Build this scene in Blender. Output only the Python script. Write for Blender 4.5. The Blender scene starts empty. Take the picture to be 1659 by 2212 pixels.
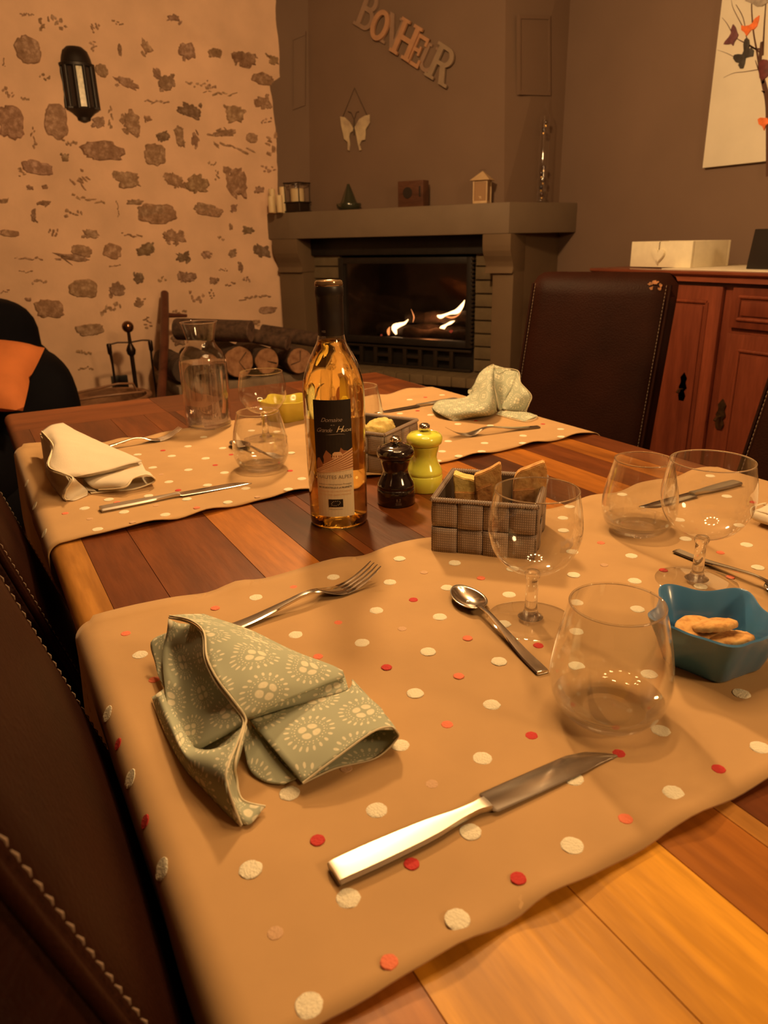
import bpy, bmesh, math, random
from mathutils import Vector, Matrix, noise as mnoise
PI = math.pi
random.seed(7)

# ------------------------------------------------------------------ camera
W, H, FPX = 1659, 2212, 1593.0
PITCH, YAW, ROLL = math.radians(20.23), math.radians(28.86), math.radians(-1.283)
CAM = Vector((0, 0, 1.095))
FWD = Vector((math.sin(YAW)*math.cos(PITCH), math.cos(YAW)*math.cos(PITCH), -math.sin(PITCH)))
_rt = Vector((math.cos(YAW), -math.sin(YAW), 0)); _up = _rt.cross(FWD)
RGT = math.cos(ROLL)*_rt + math.sin(ROLL)*_up
UPV = -math.sin(ROLL)*_rt + math.cos(ROLL)*_up
scene = bpy.context.scene
COL = scene.collection
cam_d = bpy.data.cameras.new('camera')
cam_d.sensor_fit = 'HORIZONTAL'; cam_d.sensor_width = 36.0; cam_d.lens = 36.0*FPX/W
cam_d.clip_start = 0.01; cam_d.clip_end = 50
cam_d.dof.use_dof = True; cam_d.dof.focus_distance = 0.8; cam_d.dof.aperture_fstop = 16.0
cam = bpy.data.objects.new('camera', cam_d)
cam.matrix_world = Matrix(((RGT.x, UPV.x, -FWD.x, CAM.x), (RGT.y, UPV.y, -FWD.y, CAM.y), (RGT.z, UPV.z, -FWD.z, CAM.z), (0, 0, 0, 1)))
COL.objects.link(cam); scene.camera = cam

# ------------------------------------------------------------------ world, exposure
wd = bpy.data.worlds.new('room_ambience'); scene.world = wd; wd.use_nodes = True
wd.node_tree.nodes['Background'].inputs[0].default_value = (1.0, 0.55, 0.25, 1)
wd.node_tree.nodes['Background'].inputs[1].default_value = 0.06
vs = scene.view_settings
vs.view_transform = 'Standard'; vs.look = 'None'; vs.gamma = 1.0; vs.use_curve_mapping = False
vs.exposure = 0.0
cy = scene.cycles
cy.max_bounces = 14; cy.transparent_max_bounces = 24; cy.transmission_bounces = 12; cy.glossy_bounces = 6; cy.diffuse_bounces = 4
cy.caustics_reflective = False; cy.caustics_refractive = True; cy.blur_glossy = 0.3
cy.use_denoising = True; cy.sample_clamp_indirect = 4.0

# ------------------------------------------------------------------ lights: chandelier bulbs over the table, ceiling lamp near the hearth
LIGHT_COL = (1.0, 0.60, 0.255)
CHX, CHY, CHZ = 0.50, 0.63, 1.66
BULBS = [(CHX + 0.2*math.cos(a), CHY + 0.2*math.sin(a), CHZ) for a in [i*2*PI/10 + 0.2 for i in range(10)]]
BULB_W, LAMP_W, SIDE_W = 2.45, 100.0, 72.0
LAMP_POS = (0.85, 1.85, 2.0)
SIDE_POS = (1.25, -1.3, 2.0)
def point_light(name, loc, watt, rad, col=LIGHT_COL):
    l = bpy.data.lights.new(name, 'POINT'); l.energy = watt; l.color = col; l.shadow_soft_size = rad
    o = bpy.data.objects.new(name, l); o.location = loc; COL.objects.link(o); return o
for b in BULBS: point_light('chandelier_bulb_light', b, BULB_W, 0.022)
point_light('ceiling_lamp_light', LAMP_POS, LAMP_W, 0.07)
point_light('ceiling_lamp_light', SIDE_POS, SIDE_W, 0.2)

# ------------------------------------------------------------------ survey helpers: a sight line of the photograph met with a real plane of the room
TZ = 0.75                      # table top
def ray(px, py): return FWD + RGT*((px - W/2)/FPX) - UPV*((py - H/2)/FPX)
def at_z(px, py, z=TZ): d = ray(px, py); return CAM + d*((z - CAM.z)/d.z)
def at_x(px, py, x): d = ray(px, py); return CAM + d*((x - CAM.x)/d.x)
def at_y(px, py, y): d = ray(px, py); return CAM + d*((y - CAM.y)/d.y)
def at_plane(px, py, p, n): d = ray(px, py); return CAM + d*((Vector(p) - CAM).dot(n)/d.dot(n))
def lerp(a, b, t): return a + (b - a)*t

# ------------------------------------------------------------------ mesh helpers
def link(name, me, mat=None, parent=None, smooth=False):
    if mat is not None and len(me.materials) == 0: me.materials.append(mat)
    if smooth:
        for p in me.polygons: p.use_smooth = True
    o = bpy.data.objects.new(name, me); COL.objects.link(o)
    if parent is not None: o.parent = parent
    return o
def auto_smooth(me, ang=40):
    for p in me.polygons: p.use_smooth = True
    try: me.set_sharp_from_angle(angle=math.radians(ang))
    except Exception: pass
def mesh_from(name, verts, faces, ang=None):
    me = bpy.data.meshes.new(name); me.from_pydata([tuple(v) for v in verts], [], faces); me.validate(); me.update()
    bm = bmesh.new(); bm.from_mesh(me); bmesh.ops.recalc_face_normals(bm, faces=bm.faces); bm.to_mesh(me); bm.free()
    if ang: auto_smooth(me, ang)
    return me
def obj(name, verts, faces, mat, parent=None, ang=None): return link(name, mesh_from(name, verts, faces, ang), mat, parent)
def thing(name, label, cat, loc=(0, 0, 0), rotz=0, group=None):
    o = bpy.data.objects.new(name, None); o.empty_display_size = 0.05; COL.objects.link(o)
    o.location = loc; o.rotation_euler = (0, 0, rotz); return tag(o, label, cat, group)
def tag(o, label, cat, group=None):
    o['label'] = label; o['category'] = cat
    if group: o['group'] = group
    return o
def struct(o, label=None):
    o['kind'] = 'structure'
    if label: o['label'] = label
    return o
def dup(root, loc, rotz, label, group=None):
    r = root.copy(); COL.objects.link(r); r.location = loc; r.rotation_euler = (0, 0, rotz); r['label'] = label
    if group: r['group'] = group
    for ch in list(root.children):
        c_ = ch.copy(); COL.objects.link(c_); c_.parent = r
        for g in ch.children:
            d_ = g.copy(); COL.objects.link(d_); d_.parent = c_
    return r
def lathe_data(prof, n=48, cx=0, cy_=0, z0=0):
    vs_, fs = [], []
    idx = []
    for r, z in prof:
        if r < 1e-6: idx.append([len(vs_)]); vs_.append((cx, cy_, z0 + z))
        else:
            row = []
            for k in range(n):
                a = 2*PI*k/n; row.append(len(vs_)); vs_.append((cx + r*math.cos(a), cy_ + r*math.sin(a), z0 + z))
            idx.append(row)
    for A, B in zip(idx, idx[1:]):
        if len(A) == 1 and len(B) == 1: continue
        for k in range(n):
            k2 = (k + 1) % n
            if len(A) == 1: fs.append((A[0], B[k], B[k2]))
            elif len(B) == 1: fs.append((A[k], A[k2], B[0]))
            else: fs.append((A[k], A[k2], B[k2], B[k]))
    return vs_, fs
def lathe(name, prof, mat, parent=None, n=48, ang=50, loc=(0, 0, 0)):
    v, f = lathe_data(prof, n, *loc); return obj(name, v, f, mat, parent, ang)
def curve_pts(pts, per=6):
    """Catmull-Rom through a list of tuples (any dimension)."""
    out = []; n = len(pts)
    for i in range(n - 1):
        p0 = pts[max(i-1, 0)]; p1 = pts[i]; p2 = pts[i+1]; p3 = pts[min(i+2, n-1)]
        for k in range(per):
            t = k/per
            out.append(tuple(0.5*((2*b) + (-a + c)*t + (2*a - 5*b + 4*c - d)*t*t + (-a + 3*b - 3*c + d)*t**3) for a, b, c, d in zip(p0, p1, p2, p3)))
    out.append(tuple(pts[-1])); return out
def tube_data(path, rads, n=10, v=None, f=None, cap=True):
    v = [] if v is None else v; f = [] if f is None else f
    P = [Vector(p) for p in path]
    if not hasattr(rads, '__len__'): rads = [rads]*len(P)
    ref = Vector((0, 0, 1)); prev = None; rows = []
    for i, p in enumerate(P):
        t = (P[min(i+1, len(P)-1)] - P[max(i-1, 0)]).normalized()
        if prev is None:
            s = t.cross(ref)
            if s.length < 1e-3: s = t.cross(Vector((1, 0, 0)))
        else: s = prev - t*prev.dot(t)
        s.normalize(); prev = s; u = s.cross(t)
        rows.append(list(range(len(v), len(v) + n)))
        for k in range(n):
            a = 2*PI*k/n; v.append(tuple(p + (s*math.cos(a) + u*math.sin(a))*rads[i]))
    for A, B in zip(rows, rows[1:]):
        for k in range(n): f.append((A[k], A[(k+1) % n], B[(k+1) % n], B[k]))
    if cap: f.append(tuple(rows[0][::-1])); f.append(tuple(rows[-1]))
    return v, f
def tube(name, path, rads, mat, parent=None, n=10): return obj(name, *tube_data(path, rads, n), mat, parent, 60)
def box_mesh(name, x0, x1, y0, y1, z0, z1, bev=0.0, seg=2):
    bm = bmesh.new()
    r = bmesh.ops.create_cube(bm, size=1.0)
    for v in bm.verts: v.co = Vector((lerp(x0, x1, v.co.x + .5), lerp(y0, y1, v.co.y + .5), lerp(z0, z1, v.co.z + .5)))
    if bev > 0: bmesh.ops.bevel(bm, geom=list(bm.edges), offset=bev, segments=seg, affect='EDGES', profile=0.6)
    me = bpy.data.meshes.new(name); bm.to_mesh(me); bm.free()
    if bev > 0: auto_smooth(me, 50)
    return me
def box(name, b, mat, parent=None, bev=0.0, seg=2): return link(name, box_mesh(name, *b, bev, seg), mat, parent)
def prism(name, poly, axis_o, ax_u, ax_v, ax_w, w0, w1, mat, parent=None, bev=0.0, ang=30):
    """2-D polygon (u,v) extruded along w from w0 to w1 in a frame."""
    O, U, V, Wv = map(Vector, (axis_o, ax_u, ax_v, ax_w)); n = len(poly)
    vs_ = [O + U*a + V*b + Wv*w0 for a, b in poly] + [O + U*a + V*b + Wv*w1 for a, b in poly]
    bm = bmesh.new(); bv = [bm.verts.new(v) for v in vs_]
    bm.faces.new(bv[:n][::-1]); bm.faces.new(bv[n:])
    for i in range(n): j = (i+1) % n; bm.faces.new((bv[i], bv[j], bv[n+j], bv[n+i]))
    bmesh.ops.recalc_face_normals(bm, faces=bm.faces)
    if bev > 0: bmesh.ops.bevel(bm, geom=list(bm.edges), offset=bev, segments=2, affect='EDGES', profile=0.6)
    me = bpy.data.meshes.new(name); bm.to_mesh(me); bm.free(); auto_smooth(me, ang)
    return link(name, me, mat, parent)
def grid_obj(name, rows, mat, parent=None, thick=0.0, uv=None, sub=0, ang=None, offset=0.0):
    """rows: list of rows of points -> quad grid; optional thickness by solidify."""
    nr, nc = len(rows), len(rows[0])
    v = [tuple(p) for r in rows for p in r]
    f = [(i*nc + j, i*nc + j + 1, (i+1)*nc + j + 1, (i+1)*nc + j) for i in range(nr-1) for j in range(nc-1)]
    me = bpy.data.meshes.new(name); me.from_pydata(v, [], f); me.update()
    if uv:
        ul = me.uv_layers.new(name='UVMap')
        for lp in me.loops:
            i, j = divmod(lp.vertex_index, nc); ul.data[lp.index].uv = uv[i][j]
    for p in me.polygons: p.use_smooth = True
    o = link(name, me, mat, parent)
    if sub:
        m = o.modifiers.new('sub', 'SUBSURF'); m.levels = sub; m.render_levels = sub
    if thick:
        m = o.modifiers.new('thick', 'SOLIDIFY'); m.thickness = thick; m.offset = offset
    return o
def text_mesh(body, size=1.0, extrude=0.0, shear=0.0, align='CENTER', spacing=1.0, bevel=0.0, res=4, offset=0.0):
    cu = bpy.data.curves.new('lettering', 'FONT'); cu.body = body; cu.size = size; cu.extrude = extrude; cu.shear = shear
    cu.align_x = align; cu.space_character = spacing; cu.bevel_depth = bevel; cu.resolution_u = res; cu.offset = offset
    o = bpy.data.objects.new('lettering', cu); COL.objects.link(o)
    dg = bpy.context.evaluated_depsgraph_get(); me = bpy.data.meshes.new_from_object(o.evaluated_get(dg))
    bpy.data.objects.remove(o); return me

# ------------------------------------------------------------------ materials
def new_mat(name):
    m = bpy.data.materials.new(name); m.use_nodes = True
    return m, m.node_tree.nodes, m.node_tree.links, m.node_tree.nodes['Principled BSDF']
def M(name, col, rough=0.5, metal=0.0, var=0.0, vs=30.0, bump=0.0, bs=120.0, coat=0.0, sheen=0.0, spec=0.5, emit=0.0, stretch=(1, 1, 1), col2=None, sss=0.0, det=4.0):
    m, N, L, P = new_mat(name)
    P.inputs['Base Color'].default_value = (*col, 1); P.inputs['Roughness'].default_value = rough; P.inputs['Metallic'].default_value = metal
    P.inputs['Specular IOR Level'].default_value = spec
    if coat: P.inputs['Coat Weight'].default_value = coat; P.inputs['Coat Roughness'].default_value = 0.08
    if sheen: P.inputs['Sheen Weight'].default_value = sheen
    if emit: P.inputs['Emission Color'].default_value = (*col, 1); P.inputs['Emission Strength'].default_value = emit
    if sss: P.inputs['Subsurface Weight'].default_value = sss; P.inputs['Subsurface Radius'].default_value = (.02, .01, .005); P.inputs['Subsurface Scale'].default_value = 0.3
    if var or bump or col2:
        tc = N.new('ShaderNodeTexCoord'); mp = N.new('ShaderNodeMapping'); mp.inputs['Scale'].default_value = stretch
        L.new(tc.outputs['Object'], mp.inputs[0])
    if var or col2:
        n1 = N.new('ShaderNodeTexNoise'); n1.inputs['Scale'].default_value = vs; n1.inputs['Detail'].default_value = det; L.new(mp.outputs[0], n1.inputs['Vector'])
        cr = N.new('ShaderNodeValToRGB'); cr.color_ramp.elements[0].position = 0.3; cr.color_ramp.elements[1].position = 0.7
        if col2: a, b = col, col2
        else: a = tuple(max(0, x*(1 - var)) for x in col); b = tuple(x*(1 + var) for x in col)
        cr.color_ramp.elements[0].color = (*a, 1); cr.color_ramp.elements[1].color = (*b, 1)
        L.new(n1.outputs['Fac'], cr.inputs[0]); L.new(cr.outputs[0], P.inputs['Base Color'])
    if bump:
        n2 = N.new('ShaderNodeTexNoise'); n2.inputs['Scale'].default_value = bs; n2.inputs['Detail'].default_value = 5; L.new(mp.outputs[0], n2.inputs['Vector'])
        bp = N.new('ShaderNodeBump'); bp.inputs['Strength'].default_value = bump; bp.inputs['Distance'].default_value = 0.004
        L.new(n2.outputs['Fac'], bp.inputs['Height']); L.new(bp.outputs[0], P.inputs['Normal'])
    return m
def wood_mat(name, dark, light, axis='Y', scale=9.0, rough=0.32, use_obj_color=False, coat=0.25, ring=0.5):
    m, N, L, P = new_mat(name)
    tc = N.new('ShaderNodeTexCoord'); mp = N.new('ShaderNodeMapping')
    st = {'X': (0.12, 1, 1), 'Y': (1, 0.12, 1), 'Z': (1, 1, 0.12)}[axis]; mp.inputs['Scale'].default_value = st
    L.new(tc.outputs['Object'], mp.inputs[0])
    oi = N.new('ShaderNodeObjectInfo')
    n0 = N.new('ShaderNodeTexNoise'); n0.noise_dimensions = '4D'; n0.inputs['Scale'].default_value = scale; n0.inputs['Detail'].default_value = 6; n0.inputs['Distortion'].default_value = 0.8
    L.new(mp.outputs[0], n0.inputs['Vector'])
    mm = N.new('ShaderNodeMath'); mm.operation = 'MULTIPLY'; mm.inputs[1].default_value = 40; L.new(oi.outputs['Random'], mm.inputs[0]); L.new(mm.outputs[0], n0.inputs['W'])
    n1 = N.new('ShaderNodeTexNoise'); n1.inputs['Scale'].default_value = scale*14; n1.inputs['Detail'].default_value = 3; L.new(mp.outputs[0], n1.inputs['Vector'])
    cr = N.new('ShaderNodeValToRGB'); cr.color_ramp.elements[0].position = 0.32; cr.color_ramp.elements[1].position = 0.68
    cr.color_ramp.elements[0].color = (*dark, 1); cr.color_ramp.elements[1].color = (*light, 1); L.new(n0.outputs['Fac'], cr.inputs[0])
    mx = N.new('ShaderNodeMixRGB'); mx.blend_type = 'MULTIPLY'; mx.inputs[0].default_value = ring
    c2 = N.new('ShaderNodeValToRGB'); c2.color_ramp.elements[0].position = 0.35; c2.color_ramp.elements[0].color = (.55, .5, .45, 1); c2.color_ramp.elements[1].position = 0.65
    L.new(n1.outputs['Fac'], c2.inputs[0]); L.new(cr.outputs[0], mx.inputs[1]); L.new(c2.outputs[0], mx.inputs[2])
    out = mx.outputs[0]
    if use_obj_color:
        m2 = N.new('ShaderNodeMixRGB'); m2.blend_type = 'MULTIPLY'; m2.inputs[0].default_value = 1.0
        L.new(out, m2.inputs[1]); L.new(oi.outputs['Color'], m2.inputs[2]); out = m2.outputs[0]
    L.new(out, P.inputs['Base Color']); P.inputs['Roughness'].default_value = rough
    P.inputs['Coat Weight'].default_value = coat; P.inputs['Coat Roughness'].default_value = 0.18; P.inputs['Specular IOR Level'].default_value = 0.28
    bp = N.new('ShaderNodeBump'); bp.inputs['Strength'].default_value = 0.12; bp.inputs['Distance'].default_value = 0.002
    L.new(n1.outputs['Fac'], bp.inputs['Height']); L.new(bp.outputs[0], P.inputs['Normal'])
    return m
def glass_mat(name, tint=(.98, .98, .975), rim=0.0, rough=0.06, f0=0.05, f1=1.0):
    """thin glass wall: light passes straight through, edges and faces mirror by Fresnel"""
    m, N, L, P = new_mat(name); N.remove(P)
    out = N['Material Output']
    tr = N.new('ShaderNodeBsdfTransparent'); tr.inputs[0].default_value = (*tint, 1)
    gl = N.new('ShaderNodeBsdfGlossy'); gl.inputs[0].default_value = (1, 1, 1, 1); gl.inputs['Roughness'].default_value = rough
    lw = N.new('ShaderNodeLayerWeight'); lw.inputs['Blend'].default_value = 0.5
    pw = N.new('ShaderNodeMath'); pw.operation = 'POWER'; pw.inputs[1].default_value = 2.6; L.new(lw.outputs['Facing'], pw.inputs[0])
    fr = N.new('ShaderNodeMath'); fr.operation = 'MULTIPLY_ADD'; fr.inputs[1].default_value = f1*0.85; fr.inputs[2].default_value = f0; L.new(pw.outputs[0], fr.inputs[0])
    mx = N.new('ShaderNodeMixShader'); L.new(fr.outputs[0], mx.inputs[0]); L.new(tr.outputs[0], mx.inputs[1]); L.new(gl.outputs[0], mx.inputs[2])
    L.new(mx.outputs[0], out.inputs[0]); return m
def refr_mat(name, col, ior=1.45, rough=0.0, clear=0.0):
    m, N, L, P = new_mat(name); N.remove(P); out = N['Material Output']
    g = N.new('ShaderNodeBsdfGlass'); g.inputs['Color'].default_value = (*col, 1); g.inputs['IOR'].default_value = ior; g.inputs['Roughness'].default_value = rough
    if clear:
        t_ = N.new('ShaderNodeBsdfTransparent'); t_.inputs[0].default_value = (*col, 1); mx = N.new('ShaderNodeMixShader'); mx.inputs[0].default_value = clear
        L.new(g.outputs[0], mx.inputs[1]); L.new(t_.outputs[0], mx.inputs[2]); L.new(mx.outputs[0], out.inputs[0])
    else: L.new(g.outputs[0], out.inputs[0])
    return m
def emit_mat(name, col, s):
    m, N, L, P = new_mat(name); N.remove(P); e = N.new('ShaderNodeEmission'); e.inputs[0].default_value = (*col, 1); e.inputs[1].default_value = s
    L.new(e.outputs[0], N['Material Output'].inputs[0]); return m
# ================================================================== the room
XR, YB, XL, YF, ZC = 2.80, 4.30, -2.6, -2.4, 2.5
m_plaster = M('rough_lime_plaster', (0.74, 0.495, 0.345), 0.95, var=0.10, vs=5, bump=0.55, bs=22, spec=0.1)
m_taupe = M('taupe_wall_paint', (0.205, 0.137, 0.102), 0.75, var=0.07, vs=2.2, bump=0.12, bs=160, spec=0.25)
m_hood = M('grey_brown_hood_paint', (0.178, 0.115, 0.081), 0.72, var=0.06, vs=3, bump=0.12, bs=140, spec=0.25)
m_mantel = M('grey_green_mantel_paint', (0.175, 0.127, 0.087), 0.6, var=0.06, vs=8, bump=0.15, bs=90, spec=0.35)
m_ceil = M('ceiling_paint', (0.24, 0.17, 0.12), 0.9)
m_floor = M('terracotta_floor', (0.22, 0.10, 0.05), 0.6, var=0.2, vs=5)
struct(box('floor', (XL - .1, XR + .3, YF - .1, YB + .3, -0.1, 0.0), m_floor))
struct(box('ceiling', (XL - .1, XR + .3, YF - .1, YB + .3, ZC, ZC + .1), m_ceil))
struct(box('wall_right', (XR, XR + .2, YF, YB + .2, 0, ZC), m_taupe))
struct(box('wall_left', (XL - .2, XL, YF, YB + .2, 0, ZC), m_taupe))
struct(box('wall_near', (XL - .2, XR + .2, YF - .2, YF, 0, ZC), m_taupe))
# --- the stone wall at the back
def wall_bulge(x, z):
    d = 0.014*mnoise.noise((x*2.2, z*2.4, 1.3)) + 0.007*mnoise.noise((x*7, z*7, 4.1)) + 0.0025*mnoise.noise((x*22, z*22, 8.1))
    e = z - (1.985 + 0.16*(1.50 - x)/0.4) ; k = max(0.0, min(1.0, e/0.05))*max(0.0, min(1.0, (x - 1.05)/0.12))
    return d + 0.035*k*k*(3 - 2*k)
def wall_y(x, z): return YB - 0.03 - wall_bulge(x, z)
nx, nz = 150, 84
rows = [[(lerp(XL, 1.95, i/nx), wall_y(lerp(XL, 1.95, i/nx), ZC*j/nz), ZC*j/nz) for i in range(nx + 1)] for j in range(nz + 1)]
wall_back = struct(grid_obj('wall_back', rows, m_plaster))
struct(box('wall_behind_hearth', (1.90, XR + .2, YB, YB + .2, 0, ZC), m_plaster))

def stone_material(name, a, b, c_):
    m, N, L, P = new_mat(name)
    tc = N.new('ShaderNodeTexCoord'); oi = N.new('ShaderNodeObjectInfo')
    n = N.new('ShaderNodeTexNoise'); n.inputs['Scale'].default_value = 34; n.inputs['Detail'].default_value = 8; n.inputs['Roughness'].default_value = 0.7; L.new(tc.outputs['Object'], n.inputs['Vector'])
    cr = N.new('ShaderNodeValToRGB'); cr.color_ramp.elements[0].position = 0.3; cr.color_ramp.elements[0].color = (*a, 1); cr.color_ramp.elements[1].position = 0.66; cr.color_ramp.elements[1].color = (*c_, 1)
    e = cr.color_ramp.elements.new(0.5); e.color = (*b, 1)
    L.new(n.outputs['Fac'], cr.inputs[0])
    mm = N.new('ShaderNodeMixRGB'); mm.blend_type = 'MULTIPLY'; mm.inputs[0].default_value = 1; L.new(cr.outputs[0], mm.inputs[1]); L.new(oi.outputs['Color'], mm.inputs[2])
    L.new(mm.outputs[0], P.inputs['Base Color']); P.inputs['Roughness'].default_value = 0.85
    bp = N.new('ShaderNodeBump'); bp.inputs['Strength'].default_value = 0.5; bp.inputs['Distance'].default_value = 0.006; L.new(n.outputs['Fac'], bp.inputs['Height']); L.new(bp.outputs[0], P.inputs['Normal'])
    return m
m_stone = stone_material('wall_stone', (0.21, 0.113, 0.058), (0.36, 0.212, 0.122), (0.62, 0.41, 0.27))
K1 = 640/1659
# x, y, width, height, tilt in degrees, kind (s smooth stone, r ragged stone, d dark stone, t thin shards), seen in the photograph
ST1 = [(158,285,140,150,20,'s'),(570,395,75,75,10,'s'),(225,140,60,70,0,'t'),(150,88,80,30,0,'t'),(320,125,110,70,30,'t'),(525,150,60,70,40,'t'),(660,128,70,30,0,'t'),(968,112,80,45,0,'r'),
 (670,280,28,80,0,'r'),(822,262,55,110,-30,'r'),(1040,285,115,110,0,'r'),(1198,303,95,75,0,'r'),(1375,335,150,95,5,'r'),(1510,340,70,60,0,'r'),(880,410,45,85,0,'r'),(935,465,110,115,0,'r'),(705,465,150,70,10,'r'),
 (1470,447,125,65,8,'s'),(1475,575,100,100,0,'r'),(1075,625,160,90,8,'d'),(1315,640,150,110,0,'r'),(880,572,150,28,0,'t'),(60,685,150,200,0,'s'),(318,685,140,195,0,'s'),(725,690,110,160,30,'r'),
 (825,665,55,45,0,'r'),(915,760,95,70,-25,'d'),(1010,770,60,140,-10,'r'),(1090,785,45,100,0,'r'),(1250,745,160,50,-5,'r'),(1410,775,70,60,0,'s'),(565,850,245,115,-3,'s'),(865,865,130,140,0,'s'),(1310,830,230,40,8,'t'),
 (1520,810,80,130,0,'t'),(205,940,170,85,8,'s'),(365,880,50,50,0,'r'),(455,1005,90,110,40,'t'),(715,1005,170,115,5,'r'),(975,1010,130,100,20,'r'),(1110,1035,150,130,-15,'r'),(1325,1020,140,215,-3,'r'),
 (540,685,90,60,-20,'r'),(120,960,60,60,0,'t'),(250,1048,40,30,0,'r'),(170,1050,45,30,20,'r'),(25,1125,60,28,0,'r'),(245,1135,90,32,-6,'r'),(495,1115,200,30,10,'t'),(755,1132,130,35,3,'r'),(885,1190,210,95,0,'s'),
 (1165,1175,150,65,10,'s'),(1310,1165,45,45,0,'r'),(190,1205,35,90,10,'r'),(410,1190,110,50,-10,'t'),(1190,915,50,30,0,'t'),(1105,475,130,40,0,'t'),(1180,480,60,50,20,'t'),(1230,525,200,25,0,'t'),(140,545,50,40,0,'t'),(45,520,70,60,30,'t'),
 (390,795,80,45,-10,'t'),(660,1170,14,100,0,'t'),(1215,980,30,60,0,'t'),(1500,945,80,40,0,'t'),(1450,1065,60,50,0,'r'),(520,260,50,60,0,'t'),(250,430,60,60,20,'t'),(1560,525,30,40,0,'r'),(1490,675,70,30,-10,'t'),(20,350,20,50,0,'t'),(185,770,40,130,5,'t'),(620,660,30,130,5,'t')]
ST2 = [(880,55,230,110,0,'s'),(1170,40,155,62,10,'s'),(55,165,110,42,5,'s'),(510,170,105,62,10,'r'),(975,185,150,88,8,'r'),(1395,150,80,48,0,'d'),(300,160,60,50,0,'t'),(460,265,125,65,12,'s'),(420,300,230,40,10,'r'),
 (635,265,115,85,10,'s'),(820,262,125,80,-5,'d'),(1025,295,110,78,0,'d'),(1165,288,65,55,0,'r'),(1310,278,60,55,0,'r'),(1470,265,95,95,20,'d'),(160,305,170,22,2,'t'),(145,380,80,18,0,'t'),(220,440,90,40,5,'t'),
 (468,475,170,110,0,'s'),(650,480,110,95,-15,'r'),(785,415,70,75,-5,'d'),(1050,405,110,85,0,'r'),(1200,430,50,50,0,'r'),(1350,355,30,65,0,'r'),(280,590,175,105,8,'s'),(620,590,140,60,-12,'t'),(780,555,80,55,0,'r'),
 (500,705,165,72,0,'s'),(910,420,50,40,0,'t'),(1100,520,90,70,10,'t'),(1185,505,30,50,-20,'t'),(1430,525,190,30,-3,'t'),(1500,595,105,40,0,'s'),(1290,450,60,30,0,'t'),(1420,665,70,40,0,'r'),(1000,610,100,35,0,'t'),(830,665,60,70,0,'t'),
 (470,825,90,50,10,'t'),(480,920,90,25,5,'t'),(990,765,90,80,0,'r'),(645,345,70,20,0,'t'),(740,175,130,25,10,'t'),(1240,195,40,30,0,'t'),(160,535,40,22,20,'r'),(30,490,60,18,-10,'t'),(1295,130,22,40,0,'r'),(1380,425,40,40,40,'t'),(1250,370,50,20,0,'t')]
stones = [(x*K1, y*K1, w*K1, h*K1, t, k) for x, y, w, h, t, k in ST1] + [(x*K1, y*K1 + 440, w*K1, h*K1, t, k) for x, y, w, h, t, k in ST2]
rs = random.Random(11)
def blob(cx, cz, w, h, tilt, nv, jit, lift):
    ph = [rs.uniform(1 - jit, 1 + jit*0.6) for _ in range(nv)]; ca, sa = math.cos(tilt), math.sin(tilt)
    rim, mid = [], []; sd = rs.uniform(0, 99)
    for k in range(nv):
        a = 2*PI*k/nv + rs.uniform(-.25, .25)*6/nv
        ex = abs(math.cos(a))**0.75*math.copysign(1, math.cos(a)); ez = abs(math.sin(a))**0.75*math.copysign(1, math.sin(a))
        fr_ = 1 + jit*1.3*mnoise.noise((math.cos(a)*1.6, math.sin(a)*1.6, sd)) + jit*.8*mnoise.noise((math.cos(a)*5, math.sin(a)*5, sd))
        u, v = ex*w/2*fr_, ez*h/2*fr_
        rim.append((cx + u*ca - v*sa, cz + u*sa + v*ca, -0.004)); mid.append((cx + .86*(u*ca - v*sa), cz + .86*(u*sa + v*ca), lift))
    return rim, mid
placed = []
for (px, py, w, h, tilt, kind) in stones:
    c0 = at_y(px, py, YB - .03); sx = (at_y(px + 5, py, YB - .03) - at_y(px - 5, py, YB - .03)).length/10; sz = (at_y(px, py + 5, YB - .03) - at_y(px, py - 5, YB - .03)).length/10
    placed.append((c0, w*sx, h*sz, -math.radians(tilt), kind))
rx = random.Random(23)                       # the wall goes on to the left of the photograph in the same way
for iz_ in range(11):
    for ix_ in range(11):
        zz_, xx_ = .22 + iz_*.165 + rx.uniform(-.05, .05), -2.45 + ix_*.265 + rx.uniform(-.08, .08) + (.12 if iz_ % 2 else 0)
        if xx_ > .22 + (.12 if zz_ < .6 else 0) - .06: continue
        kd = rx.choice('ssrrrdtt'); a_ = rx.uniform(.06, .17); placed.append((Vector((xx_, YB - .03, zz_)), a_*(1.3 if kd == 't' else 1), a_*rx.uniform(.4, .8), rx.uniform(-.3, .3), kd))
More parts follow.
